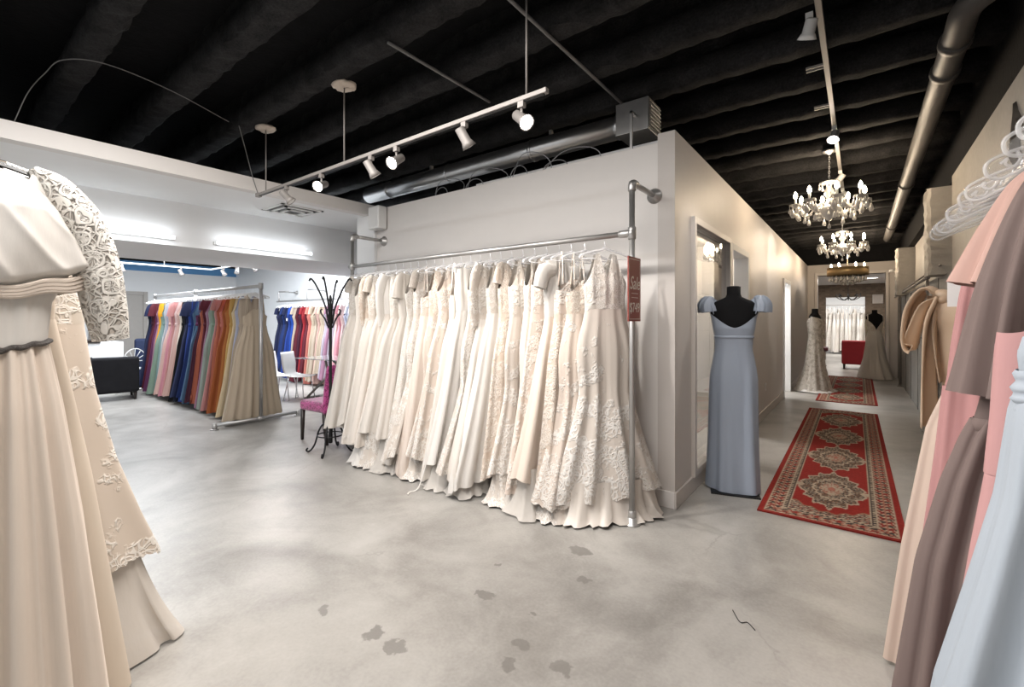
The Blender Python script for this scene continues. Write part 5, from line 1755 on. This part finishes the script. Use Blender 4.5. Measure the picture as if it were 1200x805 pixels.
# ================================================================== rugs
def rug_mesh(W, L):
    nx, ny = 100, 580
    a = np.linspace(0, W, nx)
    b_ = np.linspace(0, L, ny)
    A, B = np.meshgrid(a, b_)
    rng = np.random.default_rng(2)
    d = np.minimum(np.minimum(A, W - A), np.minimum(B, L - B))
    RED, CRM, DRK, TAN, PNK = [np.array(c) for c in ((0.255, 0.020, 0.015), (0.42, 0.33, 0.24), (0.045, 0.035, 0.032), (0.26, 0.15, 0.09), (0.36, 0.13, 0.09))]
    C = np.zeros((ny, nx, 3)) + RED

    def pt(mask, c):
        C[mask] = c
    band = (d > 0.040) & (d < 0.205)
    pt((d > 0.040) & (d < 0.050), CRM)
    fld = (d >= 0.050) & (d < 0.150)
    # running border flowers
    along = np.where(np.minimum(A, W - A) < np.minimum(B, L - B), B, A)
    p1 = np.sin(along * 46) * np.sin((d - 0.05) * 62)
    p2 = np.sin(along * 92 + 3 * np.sin(d * 60)) * np.cos(d * 110)
    C[fld] = PNK * 0.7 + TAN * 0.3
    pt(fld & (p1 > 0.25), RED)
    pt(fld & (p1 < -0.45), DRK)
    pt(fld & (p2 > 0.45), CRM)
    pt(fld & (p2 < -0.7), DRK)
    pt((d >= 0.150) & (d < 0.158), CRM)
    st = (d >= 0.158) & (d < 0.185)
    C[st] = DRK
    pt(st & (np.sin(along * 150) > 0.1) & (np.abs(d - 0.1715) < 0.009), CRM)
    pt((d >= 0.185) & (d < 0.195), CRM)
    # centre field
    inn = d >= 0.195
    cx = W / 2
    half = W / 2 - 0.195

    def med(cy, sx, sy):
        X, Y = np.abs(A - cx) / sx, np.abs(B - cy) / sy
        th = np.arctan2(Y, X + 1e-6)
        rho = (X ** 1.55 + Y ** 1.55) ** (1 / 1.55)
        rr_ = rho * (1 + 0.07 * np.cos(14 * th) + 0.03 * np.cos(26 * th))
        m_ = (rr_ < 1.0) & inn
        C[m_] = CRM
        m2 = (rr_ < 0.93) & inn
        C[m2] = DRK
        tex = np.sin(A * 120 + 2 * np.sin(B * 60)) * np.sin(B * 95 + 2 * np.sin(A * 70))
        C[m2 & (tex > 0.30)] = CRM * 0.85
        C[m2 & (tex < -0.55)] = TAN
        m3 = (rr_ < 0.60) & inn
        C[m3 & (np.abs(rr_ - 0.57) < 0.035)] = CRM
        m4 = (rr_ < 0.36) & inn
        C[m4] = CRM * 0.9
        C[m4 & (tex > 0.2)] = PNK * 0.8
        C[(rr_ < 0.10) & inn] = PNK
        # pendant tips
        for sg in (-1, 1):
            tip = inn & (np.abs(A - cx - sg * sx * 1.02) < 0.045) & (np.abs(B - cy) < 0.05 - np.abs(np.abs(A - cx) - sx * 1.02))
            C[tip] = CRM
    for k in range(4):
        med(L * (0.17 + 0.22 * k), half * 0.93, L * 0.098)
    # spandrel corners and flower sprays at the ends
    for end in (0, 1):
        Bb = B if end == 0 else L - B
        Xn = np.abs(A - cx) / half
        lim = 0.195 + 0.05 + 0.17 * Xn ** 1.6 + 0.02 * np.sin(A * 60)
        sp_ = inn & (Bb < lim)
        C[sp_] = DRK
        t_ = np.sin(A * 105 + 2 * np.sin(Bb * 80)) * np.sin(Bb * 85)
        C[sp_ & (t_ > 0.15)] = CRM
        C[sp_ & (t_ < -0.6)] = PNK
        C[inn & (Bb >= lim) & (Bb < lim + 0.02)] = TAN
    C *= (1 + rng.normal(0, 0.10, (ny, nx, 1)))
    C = np.clip(C, 0, 1)
    Z = 0.010 + rng.normal(0, 0.0006, (ny, nx))
    P_ = np.stack([A - W / 2, B, Z], -1)
    m = MB().grid(P_, wrap=False)
    nmain = nx * ny
    # edge skirt
    idx = [(0, k) for k in range(nx)] + [(j, nx - 1) for j in range(1, ny)] + [(ny - 1, k) for k in range(nx - 2, -1, -1)] + [(j, 0) for j in range(ny - 2, 0, -1)]
    base = len(m.v)
    for (j, k) in idx:
        x, y, z = P_[j, k]
        m.v.append((x, y, 0.0005))
    n = len(idx)
    for q in range(n):
        r_ = (q + 1) % n
        m.f.append((idx[q][0] * nx + idx[q][1], base + q, base + r_, idx[r_][0] * nx + idx[r_][1]))
        m.s.append(True)
    cols = np.concatenate([C.reshape(-1, 3), np.tile(RED, (n, 1))])
    cols = np.concatenate([cols, np.ones((len(cols), 1))], 1)
    return m, cols


RW, RL = 0.90, 5.15
m, cols = rug_mesh(RW, RL)
mt, nt, b = new_mat('woven_rug_pile')
at = nt.nodes.new('ShaderNodeAttribute')
at.attribute_name = 'Col'
nz = nd(nt, 'ShaderNodeTexNoise', Vector=coord(nt), Scale=140.0, Detail=3.0)
nt.links.new(mixc(nt, mth(nt, 'MULTIPLY', nz, 0.25), at.outputs['Color'], (0.10, 0.05, 0.04)), b.inputs['Base Color'])
b.inputs['Roughness'].default_value = 0.95
b.inputs['Specular IOR Level'].default_value = 0.1
bump(nt, b, nz, 0.5, 0.004)
rug = m.build('runner_rug', mt)
ca = rug.data.color_attributes.new('Col', 'FLOAT_COLOR', 'POINT')
ca.data.foreach_set('color', cols.astype(np.float32).ravel())
rug.location = (-0.19, 4.0, 0)
rug.rotation_euler = (0, 0, R(0.4))
tag(rug, 'red patterned runner rug nearest, beside the blue gown on its form', 'rug', 'red runner rugs in the corridor')
r2 = rug.copy()
COL.objects.link(r2)
r2.location = (-0.2, 10.05, 0)
r2.rotation_euler = (0, 0, 0)
r2.scale = (1, 0.90, 1)
r2['label'] = 'red patterned runner rug farther off, reaching the end doorway'

# ================================================================== chairs, tables, stands
# magenta patterned dining chair, faces -X
def damask():
    m_, nt_, b_ = new_mat('magenta_damask')
    co = coord(nt_)
    n1 = nd(nt_, 'ShaderNodeTexNoise', Vector=co, Scale=16.0, Detail=2.0, Distortion=2.5)
    nt_.links.new(mixc(nt_, sstep(nt_, n1, 0.47, 0.53), (0.20, 0.010, 0.09), (0.46, 0.06, 0.24)), b_.inputs['Base Color'])
    b_.inputs['Roughness'].default_value = 0.6
    b_.inputs['Sheen Weight'].default_value = 0.5
    bump(nt_, b_, n1, 0.15, 0.005)
    return m_


M_DAM = damask()
t = thing('dining_chair', 'magenta damask chair with dark wood legs beside bridal rack', 'chair', (-5.30, 3.14, 0), R(4))
MB().span((-0.27, -0.235, 0.37), (0.24, 0.235, 0.50)).build('seat', M_DAM, t, bevel=0.045)
P = []
for j in range(14):
    f = j / 13
    z = 0.36 + 0.58 * f
    x = 0.215 + 0.09 * f ** 1.4
    ring = []
    for (dx, y) in [(-0.03, -0.22), (-0.045, -0.1), (-0.05, 0), (-0.045, 0.1), (-0.03, 0.22), (0.0, 0.235), (0.03, 0.22), (0.035, 0), (0.03, -0.22), (0.0, -0.235)]:
        ring.append((x + dx * (0.6 if j in (0, 13) else 1), y * (0.97 if j in (0, 13) else 1), z + (0.02 * math.cos(y * 6) if j == 13 else 0)))
    P.append(ring)
MB().grid(np.array(P), cap_top=True, cap_bot=True).build('backrest', M_DAM, t)
for sx, sy in ((-1, -1), (-1, 1), (1, -1), (1, 1)):
    if sx < 0:
        path = [(-0.235, sy * 0.20, 0.385), (-0.24, sy * 0.205, 0.0)]
    else:
        path = [(0.21, sy * 0.20, 0.385), (0.225, sy * 0.205, 0.2), (0.265, sy * 0.205, 0.0)]
    MB().tube(path, [0.030, 0.019] if sx < 0 else [0.03, 0.026, 0.019], 4, up=(1, 1, 0)).build('leg', M_DARKWOOD, t)

# black coat stand
t = thing('coat_stand', 'black scrolled coat stand between magenta chair and bridal rack', 'coat stand', (-4.74, 2.83, 0), R(20))
MB().lathe([(0.0, 0.10), (0.024, 0.11), (0.024, 0.2), (0.017, 0.24), (0.017, 1.5), (0.022, 1.55), (0.015, 1.62), (0.012, 1.68), (0.018, 1.72), (0.012, 1.76), (0.0, 1.78)], (0, 0, 0), 14).build('pole', M_IRON, t)
for k in range(4):
    a = PI / 2 * k + 0.35
    P = lambda r_, z_: (r_ * math.cos(a), r_ * math.sin(a), z_)
    MB().tube(smooth_path([P(0.02, 1.45), P(0.05, 1.62), P(0.11, 1.78), P(0.17, 1.90), P(0.215, 1.955), P(0.235, 1.93)], 5), [0.010] * 26, 8).build('coat_hook', M_IRON, t)
    MB().tube(smooth_path([P(0.02, 1.40), P(0.06, 1.50), P(0.10, 1.56), P(0.11, 1.60), P(0.09, 1.61)], 4), 0.009, 7).build('lower_hook', M_IRON, t)
    MB().tube(smooth_path([P(0.02, 0.30), P(0.08, 0.315), P(0.13, 0.24), P(0.17, 0.10), P(0.215, 0.03), P(0.25, 0.012), P(0.265, 0.03), P(0.25, 0.05)], 5), 0.010, 8).build('scroll_foot', M_IRON, t)
MB().tube([(0.14 * math.cos(q), 0.14 * math.sin(q), 0.20) for q in np.linspace(0, 2 * PI, 28, endpoint=False)], 0.007, 7, closed=True).build('foot_ring', M_IRON, t)


# white shell chairs and table
def shell_chair(label, loc, rot):
    t_ = thing('shell_chair', label, 'chair', loc, rot, 'white shell chairs at the glass table')
    rows_ = []
    pathp = smooth_path([(0.22, 0, 0.445), (0.10, 0, 0.435), (-0.06, 0, 0.435), (-0.17, 0, 0.455), (-0.215, 0, 0.53), (-0.235, 0, 0.70), (-0.27, 0, 0.89)], 4)
    n = len(pathp)
    for i, p in enumerate(pathp):
        f = i / (n - 1)
        hw = np.interp(f, [0, .3, .5, .6, .8, 1], [.20, .215, .19, .165, .205, .19])
        rows_.append([(p.x, hw * q, p.z + 0.015 * abs(q) ** 3 * (1 if f < 0.55 else 0)) for q in np.linspace(-1, 1, 9)])
    MB().grid(np.array(rows_), wrap=False).build('seat_shell', M_WHITEPL, t_, solid_t=0.012)
    for sx, sy in ((1, 1), (1, -1), (-1, 1), (-1, -1)):
        MB().tube([(sx * 0.13 - 0.01, sy * 0.13, 0.435), (sx * 0.20 - 0.02, sy * 0.19, 0.0)], 0.010, 8).build('leg', M_CHROME, t_)
    return t_


sc_ = shell_chair('white shell chair nearer the colour rack, empty, chrome legs', (-8.62, 4.20, 0), R(38))
again(sc_, 'white shell chair nearer the magenta chair, empty, chrome legs', (-8.28, 4.34, 0), R(30))
t = thing('glass_table', 'glass topped table on grey crossed legs behind white chairs', 'table', (-7.75, 4.80, 0), R(8))
MB().span((-0.80, -0.36, 0.755), (0.80, 0.36, 0.770)).build('tabletop', glass('table_glass', (0.86, 0.93, 0.92), 0.02, 0.8), t, bevel=0.004)
for s in (-1, 1):
    for q in (-1, 1):
        MB().tube([(s * 0.55, q * 0.28, 0.02), (s * 0.55 - s * 0.45, -q * 0.22, 0.755)], 0.022, 8).build('leg', M_NICKEL, t)
    MB().tube([(s * 0.55, -0.33, 0.022), (s * 0.55, 0.33, 0.022)], 0.022, 8).build('foot_bar', M_NICKEL, t)
MB().tube([(-0.55, 0, 0.022), (0.55, 0, 0.022)], 0.02, 8).build('stretcher', M_NICKEL, t)


# black armchair seen from behind, blue armchair beside it
def armchair(label, loc, rot, mat, w_=0.78, back=0.78, feet=M_DARKWOOD, tapered=True):
    t_ = thing('armchair', label, 'armchair', loc, rot)
    h = w_ / 2
    MB().span((-0.30, -h + 0.10, 0.20), (0.34, h - 0.10, 0.43)).build('seat_cushion', mat, t_, bevel=0.04)
    MB().span((-0.40, -h, 0.14), (-0.22, h, back)).build('backrest', mat, t_, bevel=0.05)
    for s in (-1, 1):
        MB().span((-0.30, s * h - (0.12 if s > 0 else 0), 0.14), (0.36, s * h + (0.12 if s < 0 else 0), 0.58)).build('arm', mat, t_, bevel=0.04)
        for x in (-0.34, 0.30):
            MB().lathe([(0.02, 0), (0.03, 0.15)], (x, s * (h - 0.06), 0), 8).build('foot', feet, t_)
    return t_


armchair('black upholstered armchair seen from behind, by the colour rack', (-11.2, 2.2, 0), R(172), M_BLKCLOTH, 0.80, 0.80)
armchair('dark navy armchair standing beyond the black armchair', (-12.9, 3.3, 0), R(-20), solid('navy_upholstery', (0.015, 0.025, 0.07), 0.8, var=0.2), 0.75, 1.05)
# reception counter, lamp, monitor
t = thing('reception_counter', 'white reception counter with dark top behind the black armchair', 'counter', (-12.75, 1.75, 0))
MB().span((-0.30, -1.1, 0.0), (0.30, 0.92, 1.02)).build('cabinet', M_WHITE, t, bevel=0.006)
MB().span((-0.34, -1.14, 1.02), (0.34, 0.55, 1.07)).build('worktop', M_DARKWOOD, t, bevel=0.006)
MB().span((0.30, 0.0, 0.15), (0.306, 0.42, 0.72)).build('dark_panel', M_IRON, t)
t = thing('table_lamp', 'pink based table lamp with pale shade on white counter', 'lamp', (-12.66, 1.85, 1.07))
MB().lathe([(0.0, 0), (0.07, 0), (0.07, 0.015), (0.025, 0.03), (0.05, 0.09), (0.055, 0.13), (0.02, 0.19), (0.012, 0.26), (0.0, 0.26)], (0, 0, 0), 18).build('lamp_base', solid('pink_ceramic', (0.62, 0.30, 0.32), 0.3), t)
MB().lathe([(0.19, 0.22), (0.10, 0.46)], (0, 0, 0), 22).build('lamp_shade', solid('pale_shade', (0.75, 0.74, 0.72), 0.8), t, solid_t=0.004)
t = thing('display_stand', 'slim chrome post standing behind the black armchair', 'stand', (-11.85, 1.72, 0))
MB().lathe([(0.0, 0), (0.15, 0), (0.15, 0.012), (0.02, 0.02), (0.016, 1.25), (0.0, 1.25)], (0, 0, 0), 16).build('post', M_CHROME, t)
MB().cyl((0, -0.2, 1.25), (0, 0.2, 1.25), 0.012, 8).build('cross_bar', M_CHROME, t)
# wire fan-backed chair near the counter
t = thing('wire_chair', 'small white wire backed chair beside the navy armchair', 'chair', (-12.15, 2.78, 0), R(10))
m = MB()
for k in range(7):
    a = PI * k / 6
    m.tube([(0.0, 0, 0.62), (0.04, 0.20 * math.cos(a), 0.62 + 0.26 * math.sin(a))], 0.007, 6)
m.tube([(0.04, 0.20 * math.cos(a), 0.62 + 0.26 * math.sin(a)) for a in np.linspace(0, PI, 16)], 0.010, 8)
m.tube([(0.0, 0.20, 0.62), (0, 0.2, 0.45)], 0.01, 6)
m.tube([(0.0, -0.20, 0.62), (0, -0.2, 0.45)], 0.01, 6)
m.build('wire_back', M_WHITEPL, t)
MB().lathe([(0.0, 0.43), (0.2, 0.43), (0.21, 0.445), (0.2, 0.46), (0.0, 0.46)], (-0.2, 0, 0), 20).build('seat', M_WHITEPL, t)
for x, y in ((-0.34, .14), (-0.34, -.14), (-0.04, .16), (-0.04, -.16)):
    MB().tube([(x, y, 0.44), (x * 1.05, y * 1.2, 0)], 0.010, 7).build('leg', M_WHITEPL, t)

# ================================================================== far salon and gown room
M_RED = solid('red_velvet', (0.30, 0.008, 0.018), 0.7, var=0.15)
armchair('bright red armchair in salon beyond the end doorway', (-0.08, 17.4, 0), R(90), M_RED, 0.72, 0.86)
t = thing('bench', 'dark padded bench on pale legs beside stone wall in salon', 'bench', (-1.25, 18.3, 0))
MB().span((-0.65, -0.22, 0.44), (0.42, 0.22, 0.58)).build('padded_top', solid('oxblood_leather', (0.05, 0.006, 0.010), 0.5), t, bevel=0.04)
for x in (-0.5, 0.22):
    for y in (-0.15, 0.15):
        MB().lathe([(0.018, 0), (0.03, 0.2), (0.02, 0.44)], (x, y, 0), 10).build('leg', M_CHROME, t)
tag(MB().span((-2.3, 16.9, 0.0), (-0.85, 17.9, 0.012)).build('floor_mat', solid('grey_mat', (0.09, 0.085, 0.08), 0.9, var=0.3)), 'flat dark grey mat on the salon floor before the bench', 'mat')
t = thing('potted_grass', 'tall feathery green plant in pot beside the red armchair', 'plant', (0.36, 18.6, 0))
MB().lathe([(0.0, 0), (0.12, 0), (0.17, 0.34), (0.15, 0.34), (0.14, 0.30), (0.0, 0.30)], (0, 0, 0), 18).build('pot', solid('dark_pot', (0.05, 0.045, 0.04), 0.5), t)
m = MB()
rng = np.random.default_rng(4)
for k in range(46):
    a, rr_, h = rng.uniform(0, 2 * PI), rng.uniform(0.08, 0.36), rng.uniform(0.9, 1.35)
    m.tube(smooth_path([(0.05 * math.cos(a), 0.05 * math.sin(a), 0.29), (rr_ * .35 * math.cos(a), rr_ * .35 * math.sin(a), 0.29 + h * .6), (rr_ * math.cos(a), rr_ * math.sin(a), 0.29 + h)], 4), [0.010, 0.012, 0.012, 0.012, 0.010, 0.008, 0.006, 0.004, 0.001], 4, flat=0.3)
m.build('leaves', solid('olive_leaf', (0.16, 0.17, 0.04), 0.6, var=0.3), t)
t = thing('wall_box', 'small pale box fixed on the stone wall above the white gown', 'box', (0.50, 20.3, 2.2))
MB().span((-0.15, -0.09, -0.16), (0.15, 0.0, 0.16)).build('cabinet', M_TRIM, t, bevel=0.02)
MB().span((-0.12, -0.095, -0.13), (0.12, -0.09, 0.13)).build('grille', M_CORR, t, bevel=0.01)
t = thing('wall_camera', 'white camera on arm at the end wall corner', 'camera', (0.77, 14.3, 2.62))
MB().span((-0.05, -0.05, -0.16), (0.0, 0.05, 0.16)).build('wall_plate', M_WHITEPL, t, bevel=0.01)
MB().cyl((-0.05, 0, 0.05), (-0.14, 0, 0.06), 0.012, 8).build('arm', M_WHITEPL, t)
MB().lathe([(0.0, 0), (0.035, 0.0), (0.035, 0.10), (0.02, 0.11), (0.0, 0.11)], (-0.11, 0.0, 0.06), 14, (-1, -0.4, -0.2)).build('camera_body', M_WHITEPL, t)
# gown rack in the bright room
t = thing('garment_rack', 'bright room pipe rail carrying white gowns far beyond the doorways', 'clothes rack', (0, 24.6, 0))
MB().cyl((-1.5, 0, 2.12), (1.4, 0, 2.12), 0.02, 10).build('hanging_rail', M_NICKEL, t)
for x in (-1.5, 1.4):
    m = MB().cyl((x, 0, 0), (x, 0, 2.14), 0.02, 10)
    flange(m, (x, 0, 0), (0, 0, 1), 0.06)
    m.build('post', M_NICKEL, t)
for i in range(12):
    x = -1.3 + 1.55 * i / 11
    top = rr.choice(['vneck', 'tank', 'strapless'])
    zsh = 2.0
    sp = std_spec(rr.choice(['aline', 'mermaid', 'ball']), zsh, 1.5, rr.uniform(0.05, 0.25), 0.2, 0.155, rr.uniform(0.4, 0.5), 0.055, 0.05, 0.10, top=top, seed=700 + i, nf=8, a1=0.035, a0=0.006, lean=-0.06)
    gown('bridal_gown', f'white gown on the bright room rail, {nth(i)} from the doorway side', 'wedding dress', 'white gowns in the bright far room', (x, 24.6, 0), R(90 + rr.uniform(-25, 5)), sp, (S_WH, L_IV2, T_IV)[i % 3], (S_WH, T_IV, L_IV2)[i % 3], 36, 12, None, None, None, 1 if top == 'strapless' else None)
    hanger(f'clear hanger on the bright room rail, {nth(i)} from the doorway side', 'clear hangers in the bright far room', (x, 24.6, 2.12), R(90), M_CHROME, M_HANGER, 'bridal')

# small things
t = thing('wall_outlet', 'white socket plate low on corridor wall past the blue gown', 'socket', (-1.162, 8.0, 0.45))
MB().span((0, -0.04, -0.06), (0.008, 0.04, 0.06)).build('plate', M_WHITEPL, t, bevel=0.003)
MB().span((0.008, -0.02, -0.03), (0.010, 0.02, 0.03)).build('socket_face', M_TRIM, t)
tag(MB().tube(smooth_path([(-0.52, 2.55, 0.003), (-0.47, 2.47, 0.004), (-0.44, 2.49, 0.003), (-0.40, 2.45, 0.003)], 6), 0.0022, 5).build('black_thread', M_IRON), 'short black thread lying on bare concrete before the runner', 'thread')
tag(MB().grid(np.array([[(0.752 + 0.01 * math.sin(k), 4.10 + 0.10 * math.cos(2 * PI * k / 14) * (1 + .5 * math.sin(3 * k)), 2.62 + 0.16 * math.sin(2 * PI * k / 14) * (1 + .4 * math.cos(2 * k)))for k in range(14)], [(0.77, 4.10 + 0.11 * math.cos(2 * PI * k / 14) * (1 + .5 * math.sin(3 * k)), 2.62 + 0.17 * math.sin(2 * PI * k / 14) * (1 + .4 * math.cos(2 * k))) for k in range(14)]]), cap_top=True).build('plaster_scar', solid('dark_plaster_scar', (0.10, 0.085, 0.07), 0.9, var=0.4)), 'dark chipped plaster scar high on the right wall', 'wall damage')
